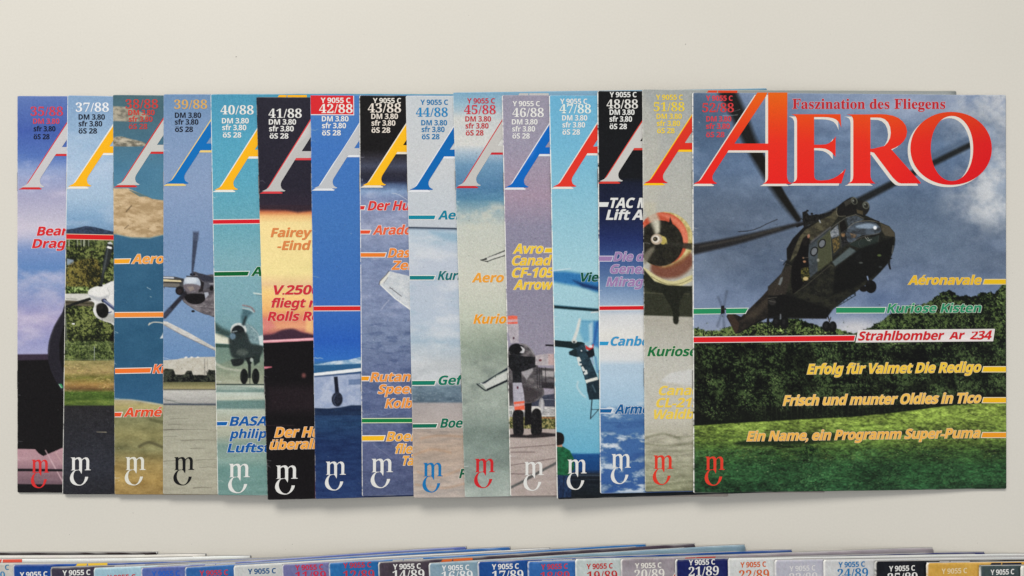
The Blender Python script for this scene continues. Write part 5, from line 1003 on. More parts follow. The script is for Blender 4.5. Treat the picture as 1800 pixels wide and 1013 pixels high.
# name, TL, BL, slope of top, slope of bottom, A(face, shadow, foot right end x, foot baseline y), logo(x0,x1,y0,y1,col), numbers, visible px, painter
RED, WHT, YEL, BLK = (212, 48, 52), (228, 227, 223), (248, 182, 20), (18, 20, 36)
MAGS = [
 dict(id='35/88', TL=(30, 169), BL=(30, 866), st=.004, sb=.004, A=((200, 198, 200), (208, 46, 50), 71.7, 328.7), logo=(55.6, 85.8, 808.4, 858.3, (216, 48, 48)), pic=pic35, bk=(60, 50, 60),
      num=[('serif', '35/88', 53.6, 110.8, 203.7, 15.6, (204, 62, 78)), ('sans', 'DM 3,80', 58, 104.5, 217.7, 9, (206, 66, 82)), ('sans', 'sfr 3,80', 59, 97.4, 231, 9, BLK), ('sans', 'öS 28', 59, 87, 245, 9, BLK)],
      label='magazine with violet-blue sky over a black runway scene, leftmost of its row'),
 dict(id='37/88', TL=(118, 168), BL=(109, 869), st=.02, sb=0, A=(YEL, (232, 230, 222), 154.3, 327.3), logo=(124.3, 159.3, 804.4, 853.9, WHT), pic=pic37, bk=(60, 60, 64),
      num=[('serif', '37/88', 133, 191.4, 196.6, 15.6, (232, 234, 238)), ('sans', 'DM 3,80', 138, 184.3, 210.4, 9.2, BLK), ('sans', 'sfr 3,80', 138, 179.6, 222.3, 9.2, BLK), ('sans', 'öS 28', 138, 170.5, 234.9, 9.2, BLK)],
      label='aviation magazine showing a white propeller spinner before dark green bushes'),
 dict(id='38/88', TL=(198, 167), BL=(201, 869.5), st=.012, sb=0, A=((198, 198, 194), (206, 46, 44), 239.2, 324.8), logo=(220.6, 255.6, 803.8, 853.6, (224, 222, 210)), pic=pic38, bk=(120, 120, 110),
      num=[('serif', '38/88', 220.4, 278, 190.9, 15.6, (196, 62, 56)), ('sans', 'DM 3,80', 225.4, 271.8, 202.5, 9.2, (200, 60, 52)), ('sans', 'sfr 3,80', 226.4, 268.2, 214.2, 9.2, (196, 62, 54)), ('sans', 'öS 28', 226.4, 259, 227, 9.2, (184, 64, 62))],
      label='aviation magazine with teal sea, sandy islands and a sandy shore on its cover'),
 dict(id='39/88', TL=(287, 166), BL=(286, 869), st=.005, sb=.003, A=((0, 110, 186), (232, 204, 122), 325.4, 322.4), logo=(306, 341.3, 803.8, 853.6, (18, 18, 20)), pic=pic39, bk=(20, 20, 22),
      num=[('serif', '39/88', 306, 364.3, 191.5, 15.6, (212, 168, 92)), ('sans', 'DM 3,80', 307.3, 353.5, 207.3, 9.2, BLK), ('sans', 'sfr 3,80', 307.3, 348.7, 219.1, 9.2, BLK), ('sans', 'öS 28', 307.6, 339.2, 232, 9.2, BLK)],
      label='aviation magazine with a silver spinner on grey-blue sky above a hangar and concrete, black emblem'),
 dict(id='40/88', TL=(369.5, 166), BL=(382, 870.5), st=0, sb=.002, A=(YEL, (232, 232, 226), 411.9, 333.3), logo=(402.4, 439, 815.6, 867.2, WHT), pic=pic40, bk=(20, 22, 26),
      num=[('serif', '40/88', 387.6, 445.9, 201.3, 15.6, WHT), ('sans', 'DM 3,80', 390, 437.4, 217.1, 9.2, WHT), ('sans', 'sfr 3,80', 390.6, 433, 229, 9.2, WHT), ('sans', 'öS 28', 391.6, 424.2, 242, 9.2, WHT)],
      label='aviation magazine with turquoise sky and a taxiing twin-wheel propeller plane seen head-on'),
 dict(id='41/88', TL=(450, 171), BL=(470, 879), st=.008, sb=-.03, A=((190, 188, 186), (214, 62, 68), 495.2, 336), logo=(485, 523, 818.6, 869.6, WHT), pic=pic41, bk=(22, 18, 24),
      num=[('serif', '41/88', 472, 530.4, 207.3, 15.6, WHT), ('sans', 'DM 3,80', 472.5, 520.5, 219.1, 9.2, WHT), ('sans', 'sfr 3,80', 473, 516.4, 231, 9.2, WHT), ('sans', 'öS 28', 474, 507, 243.8, 9.2, WHT)],
      label='aviation magazine with a cream and orange sunset between a dark sky and black ground'),
 dict(id='42/88', TL=(545, 167), BL=(554, 877.5), st=.004, sb=-.03, A=((190, 192, 196), (226, 228, 232), 586.4, 330.7), logo=(572.6, 607.6, 811.8, 862.5, WHT), pic=pic42, bk=(40, 46, 60),
      num=[('sans', 'Y 9055 C', 563.7, 616, 181, 9, WHT), ('serif', '42/88', 561, 620, 199, 15.6, (232, 228, 222)), ('sans', 'DM 3,80', 565.7, 612.7, 213.6, 9.2, WHT), ('sans', 'sfr 3,80', 566, 608.3, 225.6, 9.2, WHT), ('sans', 'öS 28', 566, 599.2, 238.3, 9.2, WHT)],
      label='aviation magazine in plain strong blue with a red number box at its top'),
 dict(id='43/88', TL=(631, 168), BL=(636, 872.5), st=.004, sb=-.02, A=((250, 188, 22), (234, 224, 206), 671.9, 325.4), logo=(653, 690.5, 806.8, 858.3, WHT), pic=pic43, bk=(60, 60, 80),
      num=[('sans', 'Y 9055 C', 655.5, 704.9, 181.6, 9, (230, 224, 214)), ('serif', '43/88', 646.6, 704.9, 198, 15.6, (230, 220, 208)), ('sans', 'DM 3,80', 652.6, 699.6, 209.2, 9.2, (228, 218, 206)), ('sans', 'sfr 3,80', 653, 695, 221, 9.2, (228, 218, 206)), ('sans', 'öS 28', 653, 686, 233.5, 9.2, (228, 218, 206))],
      label='aviation magazine with black top above blue-violet sea and the grey tip of a wing'),
 dict(id='44/88', TL=(713, 168.5), BL=(727, 875.5), st=0, sb=-.004, A=((0, 102, 178), (228, 230, 234), 754.9, 333.3), logo=(743.9, 778, 813.9, 866, (20, 116, 178)), pic=pic44, bk=(120, 116, 110),
      num=[('sans', 'Y 9055 C', 738.9, 787.4, 184.4, 9, (28, 118, 172)), ('serif', '44/88', 731, 787.2, 205.3, 15.6, (34, 132, 188)), ('sans', 'DM 3,80', 740.4, 785.9, 220.5, 9.2, (28, 118, 172)), ('sans', 'sfr 3,80', 741, 781.5, 232.2, 9.2, (28, 118, 172)), ('sans', 'öS 28', 741.4, 772.6, 245, 9.2, (28, 118, 172))],
      label='aviation magazine with pale grey sky over brownish water, blue letter and blue emblem'),
 dict(id='45/88', TL=(796, 163), BL=(817, 874.5), st=-.0139, sb=-.02, A=((196, 194, 190), (200, 38, 48), 838.9, 326.3), logo=(834.7, 869.6, 806.8, 858.3, (204, 36, 42)), pic=pic45, bk=(110, 116, 110),
      num=[('sans', 'Y 9055 C', 821, 870, 182, 9, (190, 44, 60)), ('serif', '45/88', 815.8, 871.5, 200.8, 15.6, (202, 54, 70)), ('sans', 'DM 3,80', 817.8, 863.2, 213.8, 9.2, (190, 44, 54)), ('sans', 'sfr 3,80', 818.2, 858.8, 226, 9.2, (190, 44, 54)), ('sans', 'öS 28', 818.8, 850, 238.3, 9.2, (190, 44, 54))],
      label='aviation magazine with misty grey-green ground, two wing tips and a red emblem'),
 dict(id='46/88', TL=(882, 167.5), BL=(897, 872.5), st=.004, sb=-.012, A=((0, 102, 192), (226, 228, 232), 922.8, 329.1), logo=(921.5, 955.6, 812.4, 863, WHT), pic=pic46, bk=(90, 84, 86),
      num=[('sans', 'Y 9055 C', 901, 949, 187, 9, WHT), ('serif', '46/88', 900.7, 956, 206, 15.6, WHT), ('sans', 'DM 3,80', 899.7, 945, 219, 9.2, WHT), ('sans', 'sfr 3,80', 900.3, 940.6, 231.4, 9.2, WHT), ('sans', 'öS 28', 900.7, 931.3, 243.8, 9.2, WHT)],
      label='aviation magazine in mauve grey showing a large engine with red-tipped propeller blades and wheels'),
 dict(id='47/88', TL=(965, 168), BL=(979, 878), st=.004, sb=-.032, A=((226, 52, 38), (232, 226, 218), 1006.8, 327.7), logo=(997.6, 1031, 808.3, 861.3, WHT), pic=pic47, bk=(24, 24, 28),
      num=[('sans', 'Y 9055 C', 984.6, 1032.4, 182.8, 9, WHT), ('serif', '47/88', 983.6, 1039, 199.4, 15.6, (224, 232, 226)), ('sans', 'DM 3,80', 988, 1032.4, 212, 9.2, WHT), ('sans', 'sfr 3,80', 988.6, 1028.5, 224.3, 9.2, WHT), ('sans', 'öS 28', 988.6, 1019.6, 236.9, 9.2, WHT)],
      label='light blue magazine showing a man in a green shirt from behind'),
 dict(id='48/88', TL=(1050, 160), BL=(1055, 868), st=.004, sb=-.022, A=((202, 200, 196), (214, 62, 52), 1088.4, 318.4), logo=(1075, 1108.7, 798.5, 851.2, WHT), pic=pic48, bk=(20, 20, 24),
      num=[('sans', 'Y 9055 C', 1071.6, 1119, 171, 9, (230, 230, 226)), ('serif', '48/88', 1066.3, 1121.4, 191, 15.6, (224, 222, 216)), ('sans', 'DM 3,80', 1071.6, 1115.4, 202, 9.2, (230, 230, 226)), ('sans', 'sfr 3,80', 1071.6, 1111, 214, 9.2, (230, 230, 226)), ('sans', 'öS 28', 1071.6, 1102, 227, 9.2, (230, 230, 226))],
      label='magazine with black top fading to navy and white clouds at its foot'),
 dict(id='51/88', TL=(1129, 157.5), BL=(1134, 864.5), st=.0044, sb=-.018, A=(lambda x, y: (222, 70 - (y - 160) * .25, 32), (250, 198, 28), 1167, 321.4), logo=(1148.7, 1183, 800.8, 852.7, (222, 56, 38)), pic=pic51, bk=(26, 26, 26),
      num=[('sans', 'Y 9055 C', 1153, 1200.3, 175.7, 9, (236, 204, 56)), ('serif', '51/88', 1149, 1203.3, 195.8, 15.6, (232, 204, 60)), ('sans', 'DM 3,80', 1154, 1198.6, 209.2, 9.2, (236, 204, 56)), ('sans', 'sfr 3,80', 1154.5, 1195.4, 221.7, 9.2, (236, 204, 56)), ('sans', 'öS 28', 1155, 1186, 234.5, 9.2, (236, 204, 56))],
      label='aviation magazine in beige grey showing a radial engine with an orange cowling ring'),
 dict(id='52/88', TL=(1217, 163), BL=(1219, 867), TR=(1768, 167), BR=(1769, 859.5), A=None, logo=(1240, 1273.6, 803, 854, (224, 62, 44)), pic=pic52, bk=(40, 60, 44),
      num=[('sans', 'Y 9055 C', 1241, 1287.8, 177.3, 9, (222, 62, 72)), ('serif', '52/88', 1234.5, 1290, 197.4, 15.6, (206, 60, 62)), ('sans', 'DM 3,80', 1241.4, 1285.5, 213.8, 9.2, (214, 62, 70)), ('sans', 'sfr 3,80', 1241, 1282.9, 226.6, 9.2, (214, 62, 70)), ('sans', 'öS 28', 1241, 1273.6, 241.4, 9.2, (206, 64, 76))],
      label='fully visible aviation magazine at the right end with a military helicopter over a meadow'),
]
OW, CR = (236, 232, 226), (236, 226, 196)
# headlines: (Z, text, x0, x1, baseline, cap, face, border, slope)
HEAD = {
 '35/88': [(ZA, 'Bear', 160, 362, 269, 56, (214, 38, 44), (236, 226, 232), -.012), (ZA, 'Drag', 130, 348, 348, 56, (214, 38, 44), (236, 226, 232), -.012)],
 '38/88': [(ZA, 'Aero', 763, 972, 447, 58, (240, 160, 66), (232, 226, 214), -.008), (ZB, 'Ku', 837, 935, 190, 52, (240, 112, 52), (234, 228, 220), 0), (ZB, 'Armé', 665, 893, 448, 52, (226, 78, 40), (234, 226, 214), -.01)],
 '40/88': [(ZC, 'A', 583, 652, 525, 57, (0, 96, 44), (226, 236, 232), 0), (ZD, 'BASA', 415, 640, 502, 54, (14, 88, 160), (228, 232, 232), -.01), (ZD, 'philip', 415, 638, 576, 52, (14, 88, 160), (228, 232, 232), -.01), (ZD, 'Luftst', 402, 660, 660, 52, (14, 88, 160), (228, 232, 232), -.01)],
 '41/88': [(ZC, 'Fairey', 707, 972, 278, 56, (222, 134, 74), None, -.004), (ZC, '-Eind', 750, 966, 360, 56, (222, 134, 74), None, -.004), (ZC, 'V.2500', 727, 1025, 644, 58, (206, 46, 58), (240, 210, 170), -.006), (ZC, 'fliegt n', 712, 1004, 726, 56, (206, 46, 58), (240, 200, 164), -.004), (ZC, 'Rolls Ro', 687, 1022, 811, 56, (206, 44, 58), (240, 196, 164), -.006),
           (ZD, 'Der Hu', 683, 962, 570, 58, (240, 166, 66), (236, 216, 200), -.012), (ZD, 'überall', 655, 938, 642, 55, (240, 166, 66), (236, 216, 200), -.02)],
 '43/88': [(ZE, 'Der Hu', 383, 656, 108, 58, (216, 48, 48), OW, -.004), (ZE, 'Arado', 415, 668, 263, 58, (230, 98, 62), OW, -.008), (ZE, 'Das', 512, 658, 408, 58, (236, 138, 54), OW, -.01), (ZE, 'Zei', 535, 672, 486, 56, (236, 138, 54), OW, -.01),
           (ZF, 'Rutan', 372, 614, 240, 54, (236, 150, 64), OW, -.01), (ZF, 'Speed', 418, 664, 312, 54, (236, 150, 64), OW, -.01), (ZF, 'Kolbe', 460, 672, 396, 54, (236, 150, 64), OW, -.01), (ZF, 'Boei', 468, 642, 593, 55, (238, 170, 66), OW, -.01), (ZF, 'flieg', 522, 668, 666, 54, (238, 170, 66), OW, -.01), (ZF, 'Tan', 568, 672, 736, 54, (238, 170, 66), OW, -.01)],
 '44/88': [(ZE, 'Aer', 830, 988, 166, 55, (18, 128, 156), OW, -.008), (ZE, 'Kuri', 828, 982, 551, 56, (14, 108, 114), OW, -.008), (ZF, 'Gefa', 778, 962, 259, 54, (14, 116, 92), OW, -.008), (ZF, 'Boei', 787, 948, 513, 54, (10, 106, 80), OW, -.008), (ZF, 'F', 900, 946, 812, 54, (6, 92, 60), OW, 0)],
 '45/88': [(ZG, 'Aero', 105, 311, 566, 58, (236, 162, 58), (230, 226, 206), -.006), (ZG, 'Kurios', 115, 370, 829, 58, (236, 156, 38), (230, 226, 206), -.006)],
 '46/88': [(ZG, 'Avro', 367, 562, 383, 60, (240, 202, 62), (226, 216, 190), -.004), (ZG, 'Canad', 362, 617, 458, 60, (238, 196, 62), (226, 216, 190), -.004), (ZG, 'CF-105', 362, 634, 535, 60, (240, 200, 62), (226, 216, 190), -.004), (ZG, 'Arrow', 370, 626, 612, 60, (238, 198, 62), (226, 216, 190), -.004)],
 '47/88': [(ZS, 'Viel', 236, 402, 148, 64, (4, 82, 60), (170, 206, 216), -.004)],
 '48/88': [(ZI, 'TAC M', 118, 372, 92, 62, (226, 226, 222), None, 0), (ZI, 'Lift A', 90, 326, 168, 62, (222, 222, 220), None, 0), (ZI, 'Die d', 138, 340, 431, 56, (156, 124, 172), (210, 206, 226), 0), (ZI, 'Gener', 118, 362, 510, 56, (156, 124, 172), (212, 210, 226), 0), (ZI, 'Mirag', 92, 330, 591, 56, (156, 124, 172), (214, 214, 228), 0),
           (ZI, 'Canbe', 120, 366, 969, 56, (58, 150, 200), (226, 226, 226), 0), (ZJ, 'Armé', 135, 345, 430, 54, (18, 92, 150), (224, 230, 236), -.006)],
 '51/88': [(ZJ, 'Kurioser', 330, 668, 88, 55, (26, 112, 62), (222, 222, 200), 0), (ZJ, 'Canad', 398, 652, 320, 54, (236, 204, 84), (214, 208, 190), -.006), (ZJ, 'CL-215', 383, 648, 392, 54, (236, 202, 76), (214, 208, 190), -.006), (ZJ, 'Waldbr', 370, 650, 461, 54, (236, 204, 84), (214, 208, 190), -.006)],
 '52/88': [(ZN, 'Aéronavale', 383, 852, 616, 56, (232, 186, 44), (226, 206, 150), 0), (ZN, 'Kuriose Kisten', 248, 852, 796, 56, (44, 142, 100), (220, 230, 216), -.006), (ZN, 'Strahlbomber  Ar  234', 65, 918, 972, 56, (206, 32, 40), None, -.008),
           (ZO, 'Erfolg für Valmet Die Redigo', 728, 1798, 202, 60, (244, 200, 60), (230, 206, 160), -.012), (ZO, 'Frisch und munter Oldies in Tico', 580, 1798, 395, 60, (244, 192, 84), (232, 206, 166), -.014), (ZO, 'Ein Name, ein Programm Super-Puma', 358, 1794, 613, 58, (242, 182, 80), (234, 208, 170), -.0148)],
}
# rule bars: (Z, x0, x1, y0, y1, slant of right end, slant of left end, face, border, slope)
BARS = {
 '37/88': [(ZV, 29, 421, 55, 92, 0, 0, (216, 26, 30), (226, 200, 170), .022)],
 '38/88': [(ZA, 655, 752, 420, 446, 10, 0, (246, 168, 36), (232, 226, 214), -.02), (ZA, 656, 972, 760, 788, 0, 0, (240, 142, 56), (230, 224, 216), -.008), (ZB, 615, 826, 164, 190, 8, 0, (242, 118, 44), (232, 226, 218), -.02), (ZB, 613, 652, 424, 447, 8, 0, (232, 78, 36), (232, 222, 214), -.01)],
 '40/88': [(ZC, 340, 640, 170, 194, 0, 0, (214, 24, 40), (224, 222, 220), -.012), (ZC, 350, 566, 501, 526, 10, 0, (0, 96, 44), (226, 232, 230), -.014), (ZD, 342, 402, 479, 500, 8, 0, (10, 96, 170), (222, 228, 228), -.01)],
 '42/88': [(ZE, 40, 338, 720, 746, 0, 0, (214, 34, 34), (226, 222, 224), -.004)],
 '43/88': [(ZE, 335, 364, 81, 103, 7, 0, (216, 44, 46), OW, 0), (ZE, 337, 400, 236, 257, 8, 0, (230, 80, 46), OW, 0), (ZE, 339, 497, 380, 404, 9, 0, (234, 126, 40), OW, 0), (ZF, 321, 366, 210, 233, 7, 0, (242, 160, 30), OW, 0), (ZF, 321, 628, 461, 482, 0, 0, (10, 126, 64), (222, 230, 190), -.004), (ZF, 322, 456, 563, 590, 9, 0, (246, 190, 30), OW, -.008)],
 '44/88': [(ZE, 645, 812, 141, 165, 9, 0, (12, 134, 158), OW, 0), (ZE, 652, 808, 525, 549, 9, 0, (12, 124, 128), OW, 0), (ZF, 622, 758, 236, 260, 8, 0, (14, 124, 100), OW, -.006), (ZF, 625, 768, 492, 514, 8, 0, (10, 108, 82), OW, -.008)],
 '46/88': [(ZG, 572, 618, 350, 376, 0, -9, (240, 200, 44), (226, 216, 190), 0)],
 '48/88': [(ZI, 36, 106, 57, 86, 9, 0, (222, 224, 222), None, 0), (ZI, 43, 130, 402, 430, 10, 0, (156, 124, 172), (214, 210, 228), 0), (ZI, 43, 330, 720, 743, 0, 0, (212, 22, 32), (228, 224, 222), -.01), (ZI, 46, 106, 944, 967, 8, 0, (44, 152, 202), (220, 226, 230), 0), (ZJ, 50, 118, 403, 424, 8, 0, (14, 96, 156), (222, 228, 236), 0)],
 '52/88': [(ZN, 868, 1010, 585, 612, 0, -9, (236, 192, 24), (222, 208, 160), 0), (ZM, 28, 205, 772, 803, 0, 0, (36, 142, 92), (214, 224, 216), -.014), (ZM, 240, 370, 770, 800, 18, 0, (36, 142, 92), (214, 224, 216), -.014), (ZM, 940, 1250, 764, 796, 9, 0, (36, 142, 92), (214, 224, 216), -.002), (ZM, 27, 1056, 952, 984, 8, 0, (226, 26, 34), (228, 220, 218), -.010),
           (ZP, 832, 980, 158, 187, 0, -8, (244, 196, 24), (230, 216, 180), 0), (ZP, 832, 980, 348, 376, 0, -8, (244, 184, 24), (230, 216, 180), 0), (ZP, 826, 980, 562, 590, 0, -8, (240, 156, 30), (230, 214, 190), 0)],
}
# second row, cut by the bottom of the picture
LOW = [
 dict(TL=(-276, 972), TR=(276, 971), col=(44, 30, 32), A=None, label='dark brown magazine whose top edge shows lowest at the far left of the front row'),
 dict(TL=(-192, 978), TR=(361, 974.5), col=(212, 208, 200), A=None, label='pale magazine whose right end peeks out beyond the dark brown one'),
 dict(TL=(-128, 984), TR=(440, 977.5), col=(214, 216, 214), A=(222, 90, 70), Ash=(226, 220, 214), label='pale grey magazine with an orange-red letter top at the far left edge'),
 dict(TL=(-50, 991), TR=(502, 982), col=(188, 184, 176), A=None, Y=[('C', 8.5, 15.8, 1002, (66, 124, 164)), ('9', 0, 8.8, 1021, (50, 130, 180))], label='beige magazine cut by the left picture edge with blue digits'),
 dict(TL=(22, 993), TR=(576, 978), col=(24, 76, 150), A=(238, 198, 70), Ash=(226, 222, 214), Y=(34.7, 83.2, 1015.5, WHT), label='strong blue magazine with a yellow letter top in the front row'),
 dict(TL=(88, 998), TR=(642, 975), col=(62, 56, 80), A=(196, 196, 200), Ash=(222, 220, 216), Y=(109.7, 158.8, 1012.3, WHT), label='dark purple magazine with white digits in the front row'),
 dict(TL=(164, 999), TR=(720, 971), col=(150, 184, 204), A=(204, 204, 204), Ash=(226, 226, 226), Y=(188.4, 237.9, 1020.5, (200, 62, 62)), label='light blue magazine with red digits in the front row'),
 dict(TL=(247, 999), TR=(820, 961.5), col=(86, 102, 182), A=(206, 208, 206), Ash=(30, 90, 160), Y=(266.7, 315.6, 1014, (36, 92, 190)), label='periwinkle magazine with blue digits in the front row'),
 dict(TL=(324, 998), TR=(897, 962), col=(52, 104, 164), A=(204, 206, 204), Ash=(220, 222, 220), Y=(350.7, 401, 1012.6, (196, 50, 62)), label='mid blue magazine with red digits left of a light grey one'),
 dict(TL=(410, 995), TR=(967, 964), col=(194, 196, 194), A=(200, 200, 200), Ash=(224, 224, 222), Y=(435.5, 484.9, 1009.6, (26, 84, 134)), label='light grey magazine with dark blue digits in the front row'),
 dict(TL=(495, 993), TR=(1052, 962), col=(112, 112, 170), A=(200, 200, 206), Ash=(222, 222, 226), Y=(518.7, 568, 1003, (196, 42, 72)), N=('11/89', 519, 573, 1021.5), label='violet-blue magazine with crimson digits 11/89'),
 dict(TL=(577, 990), TR=(1136, 957.2), col=(38, 108, 168), A=(202, 202, 200), Ash=(196, 50, 56), Y=(603.2, 652.6, 998.9, (186, 50, 64)), N=('12/89', 603, 658, 1019.8), label='bright blue magazine with dull red digits 12/89'),
 dict(TL=(664, 989.5), TR=(1222, 956.3), col=(74, 64, 78), A=(216, 104, 44), Ash=(226, 218, 208), Y=(690.7, 739.6, 1001.4, WHT), N=('14/89', 690, 746, 1019), label='brown-purple magazine with an orange letter top and digits 14/89'),
 dict(TL=(753, 991), TR=(1310, 957.8), col=(128, 154, 174), A=(208, 206, 202), Ash=(196, 60, 54), Y=(776.5, 824.9, 1003.7, (226, 228, 228)), N=('16/89', 776, 831, 1021), label='grey-blue magazine with white digits 16/89'),
 dict(TL=(839, 988), TR=(1393, 967), col=(22, 76, 142), A=(210, 214, 214), Ash=(40, 70, 110), Y=(864.5, 912, 1001.4, WHT), N=('17/89', 865, 920, 1020), label='deep blue magazine with white digits 17/89'),
 dict(TL=(927, 988), TR=(1480, 970), col=(50, 104, 168), A=(206, 206, 204), Ash=(222, 222, 220), Y=(951, 998, 1001.5, (192, 56, 72)), N=('18/89', 950, 1001, 1022), label='medium blue magazine with red digits 18/89'),
 dict(TL=(1011, 983.5), TR=(1564, 972), col=(180, 190, 188), A=(206, 206, 204), Ash=(222, 222, 220), Y=(1031, 1077, 1000.9, (186, 42, 42)), N=('19/89', 1032, 1085, 1021), label='grey-green magazine with dark red digits 19/89'),
 dict(TL=(1091, 983.5), TR=(1641, 963.4), col=(150, 142, 150), A=(190, 60, 48), Ash=(220, 214, 206), Y=(1116, 1162.8, 999.7, (226, 222, 214)), N=('20/89', 1115, 1168, 1018), label='brushed mauve-grey magazine with pale digits 20/89'),
 dict(TL=(1187, 984), TR=(1732, 971), col=(24, 36, 108), A=(206, 208, 210), Ash=(224, 224, 224), Y=(1210.7, 1256.9, 993.9, WHT), N=('21/89', 1210.5, 1263.5, 1013), label='navy magazine with white digits 21/89'),
 dict(TL=(1280, 982), TR=(1833, 974), col=(200, 202, 200), A=(206, 204, 200), Ash=(150, 60, 44), Y=(1301.3, 1346.7, 998, (208, 94, 36)), N=('22/89', 1299, 1352, 1019), label='light grey magazine with orange digits 22/89'),
 dict(TL=(1362, 985), TR=(1915, 977), col=(176, 175, 190), A=(200, 200, 204), Ash=(222, 222, 222), Y=(1387.6, 1433.2, 1004.6, (216, 214, 214)), N=('23/89', 1387, 1437, 1024), label='lavender-grey magazine with faint white digits'),
 dict(TL=(1448, 984.5), TR=(2000, 978), col=(196, 196, 196), A=(200, 202, 206), Ash=(40, 60, 90), Y=(1473.8, 1520.4, 997.8, (26, 114, 172)), N=('24/89', 1472, 1526, 1016.5), label='silver-grey magazine with sky blue digits 24/89'),
 dict(TL=(1538, 987), TR=(2090, 981), col=(26, 29, 40), A=(206, 204, 206), Ash=(226, 224, 222), Y=(1562.7, 1608.4, 1004.7, WHT), N=('25/89', 1560, 1613, 1024), label='near-black magazine with white digits, left of the golden one'),
 dict(TL=(1629, 990), TR=(2180, 984), col=(206, 160, 72), A=(30, 34, 50), Ash=(220, 210, 190), Y=(1655, 1700, 1009.2, (226, 204, 160)), label='golden yellow magazine near the right of the front row'),
 dict(TL=(1722, 995), TR=(2270, 989), col=(64, 78, 80), A=(200, 200, 196), Ash=(220, 220, 214), Y=(1741.3, 1782.8, 1011, WHT), label='dark slate green magazine near the right picture edge'),
 dict(TL=(1795, 995.5), TR=(2345, 989), col=(206, 204, 194), A=None, label='pale beige magazine cut by the right picture edge'),
]
SLOPE_LOW = -0.035

# ------------------------------------------------------------------ request all lettering, bake once
HEAD_OFF = (0.014, 0.042)
for M in MAGS:
    for st, s, *_ in M['num']: request_text(st, s, (0.0 if st == 'serif' else 0.004,))
    for h in HEAD.get(M['id'], []): request_text('sans', h[1], (HEAD_OFF if h[7] else HEAD_OFF[:1]))
for M in LOW:
    request_text('sans', 'Y 9055 C', (0.006,)); request_text('sans', 'C', (0.006,)); request_text('serif', '9', (0.0,))
    if M.get('N'): request_text('serif', M['N'][0], (0.0,))
request_text('serif', 'Faszination des Fliegens', (0.008, 0.026))
bake_glyphs()

# ------------------------------------------------------------------ table
def plane_table():
    n = 8; s = 1.6; V = []; F = []
    for j in range(n + 1):
        for i in range(n + 1): V.append((-s + 2 * s * i / n, -s + 2 * s * j / n, 0))
    for j in range(n):
        for i in range(n): a = j * (n + 1) + i; F.append((a, a + 1, a + n + 2, a + n + 1))
    top = len(V)
    V += [(-s, -s, -.03), (s, -s, -.03), (s, s, -.03), (-s, s, -.03)]
    edge = {0: [i for i in range(n + 1)], 1: [i * (n + 1) + n for i in range(n + 1)], 2: [n * (n + 1) + n - i for i in range(n + 1)], 3: [(n - i) * (n + 1) for i in range(n + 1)]}
    for k in range(4): F.append(tuple(reversed(edge[k])) + (top + k, top + (k + 1) % 4))
    F.append((top + 3, top + 2, top + 1, top))
    return link_mesh('table_top', np.array(V), F, M_TABLE)
tb = plane_table(); tb['kind'] = 'structure'; tb['label'] = 'smooth white table surface'

def crumbs():
    m, nt, p = new_mat('dark_dust'); N, L = nt.nodes, nt.links
    n = N.new('ShaderNodeTexNoise'); n.inputs['Scale'].default_value = 2000
    r = N.new('ShaderNodeValToRGB'); r.color_ramp.elements[0].color = (.05, .045, .04, 1); r.color_ramp.elements[1].color = (.2, .18, .15, 1)
    L.new(n.outputs['Fac'], r.inputs[0]); L.new(r.outputs[0], p.inputs['Base Color']); p.inputs['Roughness'].default_value = .9
    V = []; F = []; rr = random.Random(4)
    spots = [(415, 100, 1.6), (143, 81, .8), (1205, 78, 1.1), (476, 101, .7), (93, 109, .6), (250, 138, .6), (952, 83, .6), (824, 27, .7), (514, 957, .9), (502, 966, .7), (122, 940, .8), (234, 902, .8), (337, 957, .6), (1718, 955, .8), (1460, 60, .5), (1660, 120, .5), (640, 60, .5), (1010, 915, .6), (1500, 925, .5), (1780, 480, .6), (15, 560, .5)]
    for X, Y, s in spots:
        x, y = unproj(X, Y, 0); n0 = len(V); r = s * MPP * .62; a = rr.uniform(0, 3)
        for k in range(6):
            t = k / 6 * 2 * math.pi; q = rr.uniform(.6, 1.2) * r
            px, py = q * math.cos(t) * 1.5, q * math.sin(t) * .8
            V.append((x + px * math.cos(a) - py * math.sin(a), y + px * math.sin(a) + py * math.cos(a), 0.00002))
        V.append((x, y, r * .7)); F += [(n0 + k, n0 + (k + 1) % 6, n0 + 6) for k in range(6)]
    o = link_mesh('dust_specks', np.array(V), F, m); o['kind'] = 'stuff'; o['label'] = 'tiny dark dust crumbs scattered on the white table'
crumbs()

# ------------------------------------------------------------------ build the fanned row
def root_empty(m, label, group):
    e = bpy.data.objects.new('magazine', None); COL.objects.link(e); e.empty_display_size = 0.02
    e.location = Vector(m.loc); e['label'] = label; e['category'] = 'magazine'; e['group'] = group
    return e

def fold_shift(M, pts, foot_x, foot_y, TL, BL):
    bx = (BL[0] - TL[0]) / (BL[1] - TL[1])
    out = []
    for x, y in pts: out.append((x + (y - 323) * bx, y))
    d = (foot_x - 1258.3, foot_y - 322.6)
    return [(a + d[0], b + d[1]) for a, b in out]

